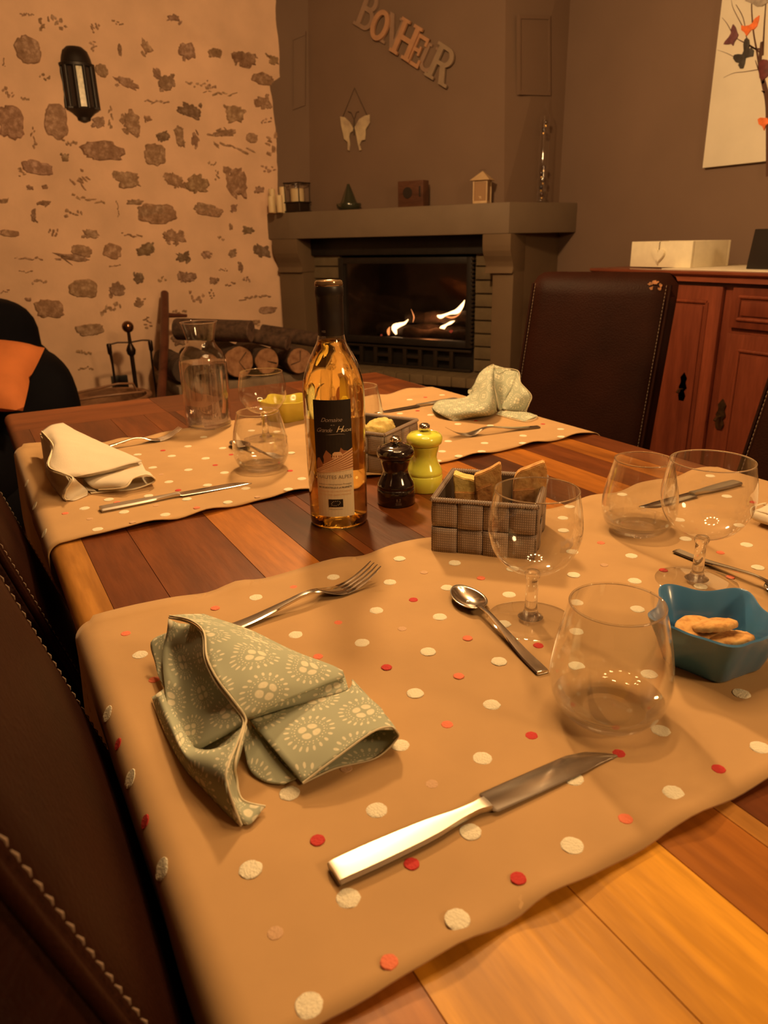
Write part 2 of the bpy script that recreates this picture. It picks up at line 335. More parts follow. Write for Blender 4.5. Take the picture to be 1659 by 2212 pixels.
for (c0, ww, hh, tl, kind) in placed:
    parts = []
    if kind == 's': parts.append(blob(c0.x, c0.z, ww, hh, tl, 34, .22, .006))
    elif kind in 'rd':
        parts.append(blob(c0.x + rs.uniform(-.1, .1)*ww, c0.z, ww*.82, hh*.78, tl, 36, .45, .006))
        for _ in range(4): parts.append(blob(c0.x + rs.uniform(-.42, .42)*ww, c0.z + rs.uniform(-.42, .42)*hh, ww*rs.uniform(.12, .35), hh*rs.uniform(.12, .35), rs.uniform(-1, 1), 12, .5, .004))
    else:
        nsh = 7
        for q in range(nsh):
            t_ = (q + .5)/nsh - .5
            if ww >= hh: du, dv = t_*ww*.95, rs.uniform(-.35, .35)*hh
            else: du, dv = rs.uniform(-.35, .35)*ww, t_*hh*.95
            L_ = max(ww, hh)/nsh*rs.uniform(.7, 1.7); T_ = min(ww, hh)*rs.uniform(.22, .5)
            parts.append(blob(c0.x + du*math.cos(tl) - dv*math.sin(tl), c0.z + du*math.sin(tl) + dv*math.cos(tl), L_ if ww >= hh else T_, T_ if ww >= hh else L_, tl + rs.uniform(-.5, .5), 10, .5, .003))
    V, F = [], []
    for rim, mid in parts:
        b0 = len(V); n = len(rim)
        for (x, z, d) in rim: V.append((x, wall_y(x, z) - d, z))
        for (x, z, d) in mid: V.append((x, wall_y(x, z) - d - rs.uniform(0, .0025), z))
        mx_ = sum(p[0] for p in mid)/n; mz_ = sum(p[1] for p in mid)/n
        V.append((mx_, wall_y(mx_, mz_) - mid[0][2] - .003, mz_)); ce = len(V) - 1
        for k in range(n):
            j = (k + 1) % n; F.append((b0 + k, b0 + j, b0 + n + j, b0 + n + k)); F.append((b0 + n + k, b0 + n + j, ce))
    o = obj('stone', V, F, m_stone, wall_back, 35)
    g = {'d': .55, 's': .92, 'r': .85, 't': .95}[kind]*rs.uniform(.88, 1.1); o.color = (g, g*rs.uniform(.96, 1.06), g*rs.uniform(.98, 1.15), 1)

# ================================================================== the fireplace (turned 29 degrees to the right wall)
FO = Vector((1.696, 4.096, 0)); FU = Vector((0.4837, -0.8752, 0)); FN = Vector((0.8752, 0.4837, 0)); UZ = Vector((0, 0, 1))
def fpt(u, n, z): return FO + FU*u + FN*n + UZ*z
def fpx(px, py, n=0.0):
    p = at_plane(px, py, FO + FN*n, FN) - FO; return p.dot(FU), p.z
def fprism(name, poly_un, z0, z1, mat, parent, bev=0.0): return prism(name, poly_un, FO, FU, FN, UZ, z0, z1, mat, parent, bev)
def fbox(name, u0, u1, n0, n1, z0, z1, mat, parent, bev=0.0): return fprism(name, [(u0, n0), (u1, n0), (u1, n1), (u0, n1)], z0, z1, mat, parent, bev)
def to_un(p): d = Vector(p) - FO; return (d.dot(FU), d.dot(FN))
MT, MB_ = 1.250, 1.112
fire = thing('fireplace', 'grey-brown corner fireplace with thick mantel shelf and glazed firebox', 'fireplace', tuple(fpt(.65, .3, 0)))
fire_inv = Matrix.Translation(-fire.location)
def under(o, par=fire):
    o.parent = par; o.matrix_parent_inverse = (par.matrix_world if par.type != 'EMPTY' else Matrix.Translation(par.location)).inverted(); return o
endR = at_x(1245, 470, XR); eR = to_un((XR + .02, endR.y, 0)); endRb = to_un((XR + .02, endR.y + .5, 0))
eL = to_un((1.628, 4.295, 0)); eLb = to_un((1.63, YB, 0))
ML = 1.309
corner = to_un((XR, YB, 0))
# mantel shelf with its two angled ends
under(fprism('mantel_shelf', [(0, 0), (ML, 0), eR, endRb, corner, eLb, eL], MB_, MT, m_mantel, None, .006))
# hood: tapering faceted chimney breast
HN = 0.17
hl = fpx(668, 430, HN)[0]; hr = fpx(1089, 430, HN)[0]; tpr = 0.035
hRw = to_un((XR + .02, at_x(1208, 420, XR).y, 0)); hLw = to_un((1.665, YB, 0))
low = [(hl, HN), (hr, HN), hRw, corner, hLw]; k_ = tpr*(ZC - MT)/.9
hi = [(hl + k_*1.0, HN + .03), (hr - k_, HN + .03), (hRw[0] - .0, hRw[1]), corner, (hLw[0] + .0, hLw[1])]
V = [fpt(a, b, MT) for a, b in low] + [fpt(a, b, ZC) for a, b in hi]
hood = under(obj('hood', V, [(0, 1, 6, 5), (1, 2, 7, 6), (2, 3, 8, 7), (3, 4, 9, 8), (4, 0, 5, 9), (0, 1, 2, 3, 4), (9, 8, 7, 6, 5)], m_hood))
# recessed-looking frames on the two slanted cheeks of the hood
def cheek_panel(A, B, pxs):
    n = (B - A).cross(UZ).normalized()
    if n.dot(CAM - A) < 0: n = -n
    pts = [at_plane(px, py, A, n) for px, py in pxs]
    inner = [sum(pts, Vector())/4 + (p - sum(pts, Vector())/4)*.90 for p in pts]
    V, F = [], []
    for q in (pts, inner):
        for p in q: V.append(p - n*.01); V.append(p + n*.009)
    for i in range(4):
        j = (i+1) % 4; F += [(2*i+1, 2*j+1, 8+2*j+1, 8+2*i+1), (2*i, 2*j, 2*j+1, 2*i+1), (8+2*i, 8+2*j, 8+2*j+1, 8+2*i+1)]
    under(obj('hood_panel_frame', V, F, m_hood))
    V2 = [p + n*.003 for p in inner]; under(obj('hood_panel', V2, [(0, 1, 2, 3)], m_hood))
cheek_panel(fpt(*low[1], MT), fpt(*low[2], MT), [(1119, 32), (1186, 34), (1187, 207), (1119, 205)])
A_, B_ = fpt(*low[0], MT), fpt(*low[4], MT)
cheek_panel(A_, B_, [(633, 80), (661, 68), (660, 228), (633, 238)])
# jambs, lintel, brick facing, hearth
PN = 0.05                                     # pillar front plane
IN_ = 0.16                                    # insert and brick plane
pl0, pl1 = fpx(604, 600, PN)[0], fpx(655, 600, PN)[0]
pr0, pr1 = fpx(1062, 650, PN)[0], fpx(1107, 650, PN)[0]
m_jamb = M('grey_brown_jamb_paint', (0.15, 0.100, 0.060), 0.7, var=0.07, vs=6, bump=0.2, bs=60, spec=0.25)
m_iron_shade = M('black_iron_and_shade', (0.012, 0.009, 0.008), 0.5, var=0.3, vs=30, bump=0.1, bs=90)
m_brickp = M('painted_brick', (0.16, 0.118, 0.07), 0.75, var=0.12, vs=18, bump=0.35, bs=70, spec=0.2)
under(fbox('pillar', pl0, pl1, PN, .6, 0, MB_, m_jamb, None, .006))
under(fbox('pillar', pr0, pr1, PN, .6, 0, MB_, m_jamb, None, .006))
# wall pieces beyond the pillars
rr = to_un((XR + .01, at_x(1210, 600, XR).y + .03, 0))
under(fprism('side_cheek', [(pr1 - .01, .14), rr, corner, (pr1 - .01, .6)], 0, MB_, m_jamb, None))
under(fprism('side_cheek', [(pl0 + .01, .12), (pl0 + .01, .6), to_un((1.72, YB + .05, 0)), to_un((1.66, YB - .005, 0))], 0, MB_, m_jamb, None))
# corbels: S-curved brackets under the shelf
def corbel(u0, u1, prof): under(prism('corbel', prof, FO + FU*u0, FN, UZ, FU, 0, u1 - u0, m_jamb, None, .004))
cz = fpx(1107, 590, PN)[1]
cprof = [(PN + .3, MB_), (-.0, MB_), (-.0, MB_ - .05), (.004, MB_ - .075), (.016, MB_ - .10), (.034, MB_ - .125), (.045, MB_ - .15), (.04, cz + .012), (.03, cz), (PN + .3, cz)]
corbel(pr0 - .035, pr1, cprof); corbel(pl0, pl1 + .005, cprof)
# lintel behind, recessed; the shade under the shelf is put into its black colour
under(fbox('lintel', pl1, pr0, IN_ - .03, .6, 1.02, MB_, m_iron_shade, None, .004))
# insert frame
u0, zt = fpx(736, 558, IN_); u1, zt2 = fpx(1026, 553, IN_); zb = fpx(1022, 752, IN_)[1]; zt = (zt + zt2)/2
# backing built around the firebox opening
under(fbox('brick_backing', pl1 - .02, u0, IN_ + .012, .62, .2, 1.03, m_jamb, None)); under(fbox('brick_backing', u1, pr0 + .1, IN_ + .012, .62, .2, 1.03, m_jamb, None))
zh = fpx(1022, 803, IN_)[1]
hearth_top = zh
# painted bricks beside the glass
bw = (pr0 + .02) - (u1 + .008)
nb = 9; bh = (zt + .02 - hearth_top)/nb
for i in range(nb):
    under(fbox('brick', u1 + .008, pr0 + .02, IN_ - .004 + rs.uniform(-.002, .002), IN_ + .05, hearth_top + i*bh + .004, hearth_top + (i+1)*bh - .004, m_brickp, None, .003))
for i in range(nb):
    under(fbox('brick', pl1 - .01, u0 - .004, IN_ - .004 + rs.uniform(-.002, .002), IN_ + .05, hearth_top + i*bh + .004, hearth_top + (i+1)*bh - .004, m_brickp, None, .003))
# hearth slab front: soldier bricks, dark opening below
hz0 = fpx(1000, 832, PN)[1]
nbk = 16
for i in range(nbk):
    a = lerp(pl1 - .02, pr1 + .04, i/nbk); b = lerp(pl1 - .02, pr1 + .04, (i+1)/nbk)
    under(fbox('hearth_brick', a + .002, b - .002, -.02 + rs.uniform(-.002, .002), .25, hz0, hearth_top - .004, m_brickp, None, .003))
under(fbox('hearth_slab', pl1 - .02, pr1 + .04, -.01, .6, hz0 + .01, hearth_top - .006, m_jamb, None))
under(fbox('log_niche', pl1, pr0, .45, .6, 0, hz0, m_iron_shade, None))
# door frame of the firebox
fw = .032
zb2 = zb
for (a, b, c0, d0) in ((u0, u0 + fw, zb2, zt), (u1 - fw, u1, zb2, zt), (u0 + fw, u1 - fw, zt - fw, zt), (u0 + fw, u1 - fw, zb2, zb2 + fw*1.1)):
    under(fbox('door_frame', a, b, IN_ - .03, IN_ + .02, c0, d0, m_iron_shade, None, .003))
m_fglass = glass_mat('firebox_glass', (.80, .76, .72))
under(fbox('door_pane', u0 + fw, u1 - fw, IN_ - .008, IN_ - .004, zb2 + fw*1.1, zt - fw, m_fglass, None))
# ornamental beaded strip at the right of the door, grille below
m_iron = M('cast_iron', (0.05, 0.038, 0.03), 0.4, metal=0.6, bump=0.1)
for i in range(22):
    z = lerp(zb2, zt, (i + .5)/22); under(fbox('door_bead', u1 - .004, u1 + .008, IN_ - .034, IN_, z - .006, z + .006, m_iron, None, .002))
under(fbox('ash_box', u0, u1, IN_ + .01, IN_ + .03, hearth_top, zb2, m_iron_shade, None))
under(fbox('grille_rail', u0, u1, IN_ - .03, IN_ - .01, zb2 - .022, zb2 - .010, m_iron, None, .002)); under(fbox('grille_rail', u0, u1, IN_ - .03, IN_ - .01, hearth_top, hearth_top + .012, m_iron, None, .002))
ng = 8
for i in range(ng):
    a = lerp(u0 + .03, u1 - .03, i/ng); b = lerp(u0 + .03, u1 - .03, (i+1)/ng)
    under(fbox('grille_bar', a, a + .022, IN_ - .03, IN_ - .01, hearth_top + .012, zb2 - .022, m_iron, None, .002))
    if i % 2 == 0: under(fbox('grille_bar', a + .022, b, IN_ - .028, IN_ - .012, lerp(hearth_top, zb2, .42), lerp(hearth_top, zb2, .56), m_iron, None, .002))
# firebox interior
m_fire = M('sooty_firebrick', (0.025, 0.016, 0.012), 0.9, var=0.4, vs=12, bump=0.3, bs=40)
for (a, b, n0, n1, c0, d0) in ((u0, u1, .55, .57, hearth_top, zt), (u0 - .01, u0 + .01, IN_ + .02, .57, hearth_top, zt), (u1 - .01, u1 + .01, IN_ + .02, .57, hearth_top, zt), (u0, u1, IN_ + .02, .57, zt - .015, zt), (u0, u1, IN_ + .02, .57, zb2 - .01, zb2 + .01)):
    under(fbox('firebox_wall', a, b, n0, n1, c0, d0, m_fire, None))
# burning logs, embers, flames
m_char = M('charred_log', (0.03, 0.02, 0.015), 0.95, var=0.5, vs=40, bump=0.6, bs=50)
def fire_pt(px, py, n): u, z = fpx(px, py, n); return fpt(u, n, z)
def burning_log(p0, p1, r, label):
    a, b = Vector(p0), Vector(p1); path = [a.lerp(b, t/8) + Vector((0, 0, .006*math.sin(t*2))) for t in range(9)]
    o = tube('burning_log', path, [r*(1 + .12*math.sin(i*1.7)) for i in range(9)], m_char, None, 12); tag(o, label, 'log', 'logs burning in the firebox'); return o
zfl = zb2 + .01
burning_log(fpt(u0 + .12, .36, zfl + .04), fpt(u1 - .1, .40, zfl + .04), .038, 'charred log lying at the bottom of the fire')
burning_log(fpt(u0 + .36, .255, zfl + .035), fpt(u1 - .08, .285, zfl + .034), .032, 'charred log nearest the firebox glass')
burning_log(fpt(u0 + .30, .40, zfl + .11), fpt(u1 - .09, .33, zfl + .13), .034, 'upper charred log under the right-hand flames')
m_fl_hot = emit_mat('flame_core', (1.0, 0.62, 0.30), 7.0); m_fl = emit_mat('flame_orange', (1.0, 0.33, 0.10), 2.2); m_emb = emit_mat('ember', (1.0, 0.14, 0.06), 0.45)
def flame(pts, rad, mat, label):
    """pts: pixel spine (x, y, relative width); a soft tongue of fire with real depth"""
    n0 = .31; sp = [tuple(fire_pt(x, y, n0)) + (w,) for x, y, w in pts]; sp = curve_pts(sp, 5)
    v, f = tube_data([p[:3] for p in sp], [max(.0006, .8*rad*p[3]) for p in sp], 10)
    o = obj('flame', v, f, mat, None, 60); return tag(o, label, 'flame', 'flames in the fireplace')
flame([(856, 722, .3), (852, 708, 1), (862, 702, .75), (874, 698, .45), (882, 690, .1)], .022, m_fl_hot, 'bright flame at the left of the fire')
flame([(840, 724, .4), (839, 715, .8), (842, 706, .1)], .014, m_fl, 'small orange flame at the far left of the fire')
flame([(892, 696, .2), (894, 684, .5), (888, 668, .05)], .008, m_fl, 'thin wisp of flame in the middle of the fire')
flame([(945, 682, .35), (952, 684, .8), (962, 680, .5), (974, 676, .6), (988, 672, 1), (998, 660, .7), (1004, 648, .05)], .017, m_fl_hot, 'tallest flame at the right of the fire')
flame([(950, 712, .5), (956, 708, 1), (964, 702, .5), (974, 697, .6), (982, 693, .1)], .016, m_fl_hot, 'low bright flame beneath the tallest flame')
flame([(962, 683, .3), (975, 686, .6), (988, 682, .4), (997, 672, .1)], .010, m_fl, 'short orange flame beside the tallest flame')
for i, (px, py, r, lab) in enumerate([(912, 723, .012, 'glowing red ember in the middle of the fire'), (930, 722, .010, 'dim ember beside the middle ember'), (896, 722, .008, 'small ember left of the middle ember'), (975, 718, .014, 'broad ember at the right of the fire'), (824, 724, .006, 'tiny ember at the far left of the fire')]):
    p = fire_pt(px, py, .27); bm = bmesh.new(); bmesh.ops.create_icosphere(bm, subdivisions=2, radius=r)
    for v in bm.verts: v.co *= 1 + .25*mnoise.noise(v.co*80 + Vector((i, 0, 0)))
    me = bpy.data.meshes.new('ember'); bm.to_mesh(me); bm.free(); o = link('ember', me, m_emb, None, True); o.location = p; tag(o, lab, 'ember', 'embers in the fireplace')
point_light('fire_glow', tuple(fire_pt(930, 690, .26)), 1.6, .05, (1.0, .34, .1))
# ================================================================== dining table
TX0, TX1, TY0, TY1 = 0.044, 1.0, -0.06, 1.815
m_board = wood_mat('oiled_tropical_hardwood', (.52, .45, .40), (1.35, 1.35, 1.3), 'Y', 11, 0.36, True, 0.06, 0.5)
m_board_end = wood_mat('oiled_hardwood_end_board', (.62, .55, .50), (1.25, 1.25, 1.2), 'X', 11, 0.36, True, 0.06, 0.5)
table = thing('dining_table', 'long dining table of striped reddish-brown hardwood boards', 'table', (0.52, 0.88, 0))
def tunder(o): return under(o, table)
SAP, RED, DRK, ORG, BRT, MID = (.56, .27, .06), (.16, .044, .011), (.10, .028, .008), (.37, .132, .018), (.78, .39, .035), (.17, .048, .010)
def board(x0, x1, y0, y1, colr, rl=False, rr_=False, mat=None):
    zt_, zb_ = TZ, TZ - .048; e = .0002
    if rl:
        prof = [(x0 + .016 - .016*math.cos(a), zt_ - .016 + .016*math.sin(a)) for a in [i*PI/2/6 for i in range(7)]]
        poly = [(x0 + .004, zb_)] + prof + [(x1 - e, zt_), (x1 - e, zb_)]
    elif rr_:
        prof = [(x1 - .02 + .02*math.sin(a), zt_ - .02 + .02*math.cos(a)) for a in [i*PI/2/6 for i in range(7)]]
        poly = [(x0 + e, zb_), (x0 + e, zt_)] + prof + [(x1, zb_)]
    else: poly = [(x0 + e, zb_), (x0 + e, zt_ - .0004), (x0 + e*2, zt_), (x1 - e*2, zt_), (x1 - e, zt_ - .0004), (x1 - e, zb_)]
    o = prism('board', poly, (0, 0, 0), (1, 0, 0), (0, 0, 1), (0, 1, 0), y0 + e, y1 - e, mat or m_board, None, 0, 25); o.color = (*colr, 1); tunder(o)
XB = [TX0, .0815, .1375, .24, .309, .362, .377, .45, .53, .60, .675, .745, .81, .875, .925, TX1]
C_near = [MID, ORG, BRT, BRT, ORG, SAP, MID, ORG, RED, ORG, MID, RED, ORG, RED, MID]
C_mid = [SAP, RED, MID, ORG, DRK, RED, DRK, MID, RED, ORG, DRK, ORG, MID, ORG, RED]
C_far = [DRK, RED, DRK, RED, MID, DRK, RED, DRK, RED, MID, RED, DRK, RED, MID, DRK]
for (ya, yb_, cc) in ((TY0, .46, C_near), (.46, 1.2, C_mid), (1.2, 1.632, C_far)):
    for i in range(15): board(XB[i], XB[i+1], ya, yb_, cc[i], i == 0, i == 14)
# sapwood strip shows as a flat pale band with a dark rounded outer edge: breadboard end across the far end
for i, (xa, xb_) in enumerate(((TX0, .36), (.36, .70), (.70, TX1))): board(xa, xb_, 1.632, TY1, (RED, DRK, RED)[i], i == 0, i == 2, m_board_end)
m_leg = wood_mat('table_leg_wood', (.07, .025, .012), (.16, .06, .025), 'Z', 12, .4)
for lx in (.12, .92):
    for ly in (.02, 1.72): tunder(box('leg', (lx - .04, lx + .04, ly - .04, ly + .04, 0, TZ - .048), m_leg, None, .004))
for (b_) in ((.12, .92, .01, .03, .62, .702), (.12, .92, 1.71, 1.73, .62, .702), (.11, .13, .02, 1.72, .62, .702), (.91, .93, .02, 1.72, .62, .702)): tunder(box('apron', b_, m_leg, None, .003))

# ================================================================== table runners
def cloth_mat(name, col):
    m, N, L, P = new_mat(name)
    tc = N.new('ShaderNodeTexCoord'); w1 = N.new('ShaderNodeTexWave'); w1.inputs['Scale'].default_value = 420; w1.bands_direction = 'X'
    w2 = N.new('ShaderNodeTexWave'); w2.inputs['Scale'].default_value = 420; w2.bands_direction = 'Y'
    L.new(tc.outputs['Object'], w1.inputs['Vector']); L.new(tc.outputs['Object'], w2.inputs['Vector'])
    ad = N.new('ShaderNodeMath'); ad.operation = 'ADD'; L.new(w1.outputs['Fac'], ad.inputs[0]); L.new(w2.outputs['Fac'], ad.inputs[1])
    n = N.new('ShaderNodeTexNoise'); n.inputs['Scale'].default_value = 14; n.inputs['Detail'].default_value = 4; L.new(tc.outputs['Object'], n.inputs['Vector'])
    cr = N.new('ShaderNodeValToRGB'); cr.color_ramp.elements[0].position = .3; cr.color_ramp.elements[1].position = .7
    cr.color_ramp.elements[0].color = (*[x*.93 for x in col], 1); cr.color_ramp.elements[1].color = (*[x*1.05 for x in col], 1); L.new(n.outputs['Fac'], cr.inputs[0])
    L.new(cr.outputs[0], P.inputs['Base Color']); P.inputs['Roughness'].default_value = .85; P.inputs['Specular IOR Level'].default_value = .25; P.inputs['Sheen Weight'].default_value = .1
    b1 = N.new('ShaderNodeBump'); b1.inputs['Strength'].default_value = .10; b1.inputs['Distance'].default_value = .0005; L.new(ad.outputs[0], b1.inputs['Height'])
    b2 = N.new('ShaderNodeBump'); b2.inputs['Strength'].default_value = .25; b2.inputs['Distance'].default_value = .004; L.new(n.outputs['Fac'], b2.inputs['Height']); L.new(b1.outputs[0], b2.inputs['Normal'])
    L.new(b2.outputs[0], P.inputs['Normal']); return m
m_runner = cloth_mat('tan_cotton', (0.50, 0.31, 0.14))
def runner_profile(drop_l, drop_r, n_top=90):
    pts = []
    for k in range(14): t = k/13; pts.append((TX0 - .0028 - .006*(1 - t)*math.sin(t*PI), TZ - .018 - drop_l*(1 - t)))
    for k in range(1, 8): a = k*PI/2/8; pts.append((TX0 + .016 - .0188*math.cos(a), TZ - .016 + .0182*math.sin(a)))
    for k in range(n_top + 1): pts.append((lerp(TX0 + .016, TX1 - .02, k/n_top), TZ + .0022))
    for k in range(1, 8): a = k*PI/2/8; pts.append((TX1 - .02 + .0235*math.sin(a), TZ - .02 + .0222*math.cos(a)))
    for k in range(12): t = k/11; pts.append((TX1 + .0035 + .005*math.sin(t*PI), TZ - .022 - drop_r*t))
    return pts
def wave_lift(x, y0, d, ph, waves):
    k = max(0, 1 - d/.022); return .0055*k*k*(.5 + .5*math.sin(x*waves + 3*mnoise.noise((x*9, y0, 0)) + ph))
def runner(label, ynear, yfar, drop_l, drop_r, waves):
    prof = runner_profile(drop_l, drop_r); ny = 40; rows = []; hem_n = []; hem_f = []
    def shape(i, x, z, y0, y1, t):
        y = lerp(y0, y1, t); zz = z
        if x > TX0 + .014 and x < TX1 - .02:
            for d in ((t*(y1 - y0)), ((1 - t)*(y1 - y0))):
                zz += wave_lift(x, y0, d, 0 if d == t*(y1 - y0) else 2, waves)
            zz += .0008*mnoise.noise((x*10, y*10, 2))
        xx = x
        if z < TZ - .03: xx += .004*mnoise.noise((y*12, z*6, 5))*(1 if x > .5 else -1)
        if z < TZ - .02 and x < .5:          # the hanging end tucks in behind the leaning chair backs
            kk = max(max(0, min(1, (y - a_)/.05 + 1))*max(0, min(1, (b_ - y)/.05 + 1)) for a_, b_ in ((.22, .645), (.845, 1.265)))
            xx = lerp(xx, max(xx, .0215 + .29*(TZ - z) + .007), kk)
        return (xx, y + .0015*mnoise.noise((x*30, t*3, 7)), zz)
    for i, (x, z) in enumerate(prof):
        y0, y1 = ynear(x), yfar(x); rows.append([shape(i, x, z, y0, y1, (k/ny)) for k in range(ny + 1)])
    o = grid_obj('table_runner', rows, m_runner, None, .0014, offset=-1); tag(o, label, 'table runner', 'tan table runners laid across the table')
    for side in (0, 1):
        hr_ = []
        for i, (x, z) in enumerate(prof):
            y0, y1 = ynear(x), yfar(x); wd_ = .017/(y1 - y0); row = []
            for k in range(5):
                t = wd_*k/4 if side == 0 else 1 - wd_*k/4
                p = shape(i, x, z, y0, y1, t); up = .0009 if k in (1, 2, 3) else (.0009 if k == 0 else -.0002)
                if z < TZ - .024: p = (p[0] + (-.0009 if x < .5 else .0009), p[1], p[2])
                else: p = (p[0], p[1], p[2] + up)
                row.append(p)
            hr_.append(row)
        grid_obj('hem', hr_, m_runner, o, .0007)
    return o
def piecewise(pts):
    def f(x):
        for (a, va), (b, vb) in zip(pts, pts[1:]):
            if x <= b: return lerp(va, vb, max(0, min(1, (x - a)/(b - a))))
        return pts[-1][1]
    return f
R1N, R1F = piecewise([(0, .226), (1.1, .226)]), piecewise([(0, .701), (.5, .697), (.8, .706), (1.1, .715)])
R2N, R2F = piecewise([(0, .931), (.2, .938), (.4, .955), (.65, .966), (1.1, .975)]), piecewise([(0, 1.478), (.06, 1.476), (.2, 1.412), (.34, 1.42), (.6, 1.456), (.9, 1.52), (1.1, 1.54)])
run1 = runner('nearest tan table runner with white and red dots, under the blue bowl', R1N, R1F, .20, .20, 60)
run2 = runner('farther tan dotted table runner, under the cream folded napkin', R2N, R2F, .20, .20, 55)
# embroidered dots
m_dot_w = M('white_embroidery', (.86, .80, .62), .8, bump=.5, bs=900); m_dot_r = M('red_embroidery', (.55, .03, .025), .75, bump=.4, bs=900)
m_dot_c = M('coral_embroidery', (.80, .20, .10), .75, bump=.4, bs=900); m_dot_p = M('beige_embroidery', (.60, .38, .22), .8, bump=.4, bs=900)
def dot_mesh(name, r, mat, seed, hole=False):
    rr0 = random.Random(seed); n = 22; V = [(0, 0, .0006)]; 
    for q, z in ((.6, .0006), (.93, .0005), (1, 0)):
        for k in range(n): a = 2*PI*k/n; rad = r*q*(1 + (.05*rr0.uniform(-1, 1) if q > .9 else 0)); V.append((rad*math.cos(a), rad*math.sin(a), z))
    F = [(0, 1 + k, 1 + (k+1) % n) for k in range(n)]
    for q in range(2):
        for k in range(n): F.append((1 + q*n + k, 1 + q*n + (k+1) % n, 1 + (q+1)*n + (k+1) % n, 1 + (q+1)*n + k))
    me = mesh_from(name, V, F, 40); me.materials.append(mat); return me
DW = [dot_mesh('dot', .0069, m_dot_w, s) for s in range(3)]; DR = [dot_mesh('dot', .0047, m_dot_r, 7)]; DC = [dot_mesh('dot', .0046, m_dot_c, 8)]; DP = [dot_mesh('dot', .0044, m_dot_p, 9)]
def dots(run, lst, meshes, side=False):
    for i, (px, py) in enumerate(lst):
        o = bpy.data.objects.new('dot', meshes[i % len(meshes)]); COL.objects.link(o); o.parent = run
        if side: p = at_z(px, py, TZ - .005); o.rotation_euler = (0, -.96, 0); o.location = (TX0 + .0000, p.y, TZ - .0043)
        else:
            p = at_z(px, py, TZ + .003); fn, ff = (R1N, R1F) if run is run1 else (R2N, R2F); dn, df = p.y - fn(p.x), ff(p.x) - p.y
            for d_, a_ in ((dn, 0), (df, 2)):
                if d_ < .008: p.y += (.008 - d_)*(1 if a_ == 0 else -1)
            lift = max(wave_lift(p.x, fn(p.x), max(.004, p.y - fn(p.x) - .006), 0, 60 if run is run1 else 55), wave_lift(p.x, fn(p.x), max(.004, ff(p.x) - p.y - .006), 2, 60 if run is run1 else 55))
            o.location = (p.x, p.y, TZ + .0036 + lift); o.rotation_euler = (0, 0, i*1.3)
dots(run1, [(720,1248),(842,1259),(863,1208),(553,1292),(813,1320),(639,1373),(782,1390),(303,1416),(925,1409),(897,1499),(1062,1524),(864,1612),(1042,1640),(626,1715),(1238,1683),(814,1752),(1016,1799),(542,1880),(1236,1829),(752,1942),(987,1994),(668,2176),(1455,1715),(1642,1617),(1427,1580),(1601,1500),(1402,1458),(1245,1440),(1078,1430),(982,1217),(1107,1230),(966,1271),(1100,1286),(950,1334),(1088,1349),(1239,1243),(1236,1193),(1364,1202),(1371,1256),(1481,1165),(1597,1136),(1613,1178),(1637,1227),(1513,1268),(1245,1303),(1377,1317),(1245,1366),(1344,1069),(1216,1090),(1216,1120),(1217,1147),(1534,1029),(1570,1073),(1467,1124)], DW)
dots(run1, [(1433,1233),(1451,1293),(1163,1396),(1627,1086),(893,1297),(835,1443),(1148,1591),(1337,1630),(1552,1663),(1119,1901),(889,1868),(686,1817)], DR)
dots(run1, [(1298,1174),(1556,1195),(1577,1248),(1039,1250),(1010,1380),(991,1462),(966,1567),(1351,1771),(841,2087),(730,1347),(465,1315),(272,1370),(333,1470),(687,1420),(634,1270)], DC)
dots(run1, [(595,2018),(933,1696),(869,1360),(748,1662),(916,1238),(1305,1222)], DP)
dots(run1, [(305,1676),(381,1867),(245,1540)], DW, True); dots(run1, [(274,1603),(342,1766)], DR, True)
rd_ = random.Random(4)
for ix_ in range(9):
    for iy_ in range(8):
        x_, y_ = .64 + ix_*.038 + rd_.uniform(-.008, .008), .25 + iy_*.057 + (.028 if ix_ % 2 else 0)
        rel = Vector((x_, y_, TZ)) - CAM; u_px = W/2 + FPX*rel.dot(RGT)/rel.dot(FWD)
        if u_px < 1680 or y_ > .69 or x_ > .97: continue
        me_ = DW[ix_ % 3] if (ix_ + iy_) % 3 else (DR[0] if iy_ % 2 else DC[0])
        o = bpy.data.objects.new('dot', me_); COL.objects.link(o); o.parent = run1; o.location = (x_, y_, TZ + .0036)
dots(run2, [(264,957),(297,983),(330,1011),(371,986),(406,965),(444,991),(407,1016),(365,1042),(321,1072),(404,1079),(492,1086),(448,1049),(485,1022),(183,1099),(268,1107),(357,1113),(211,1145),(531,1056),(623,1063),(481,969),(440,945),(652,1035),(595,983),(629,979),(598,933),(543,931),(955,854),(885,864),(864,894),(930,897),(989,917),(1059,920),(1047,958),(968,954),(955,976),(1041,979),(1130,942),(1131,962),(1211,928),(1214,946),(949,999),(991,988),(235,1080)], DW)
dots(run2, [(352,974),(465,1006),(385,1060),(500,983),(627,1018),(919,859),(902,888),(1173,917),(1028,910)], DR)
dots(run2, [(253,1086),(425,1098),(141,1110)], DC); dots(run2, [(348,1026),(194,1122),(287,1131),(556,1075),(337,1093)], DP)
dots(run2, [(100,1090),(115,1150),(90,1040)], DW, True)

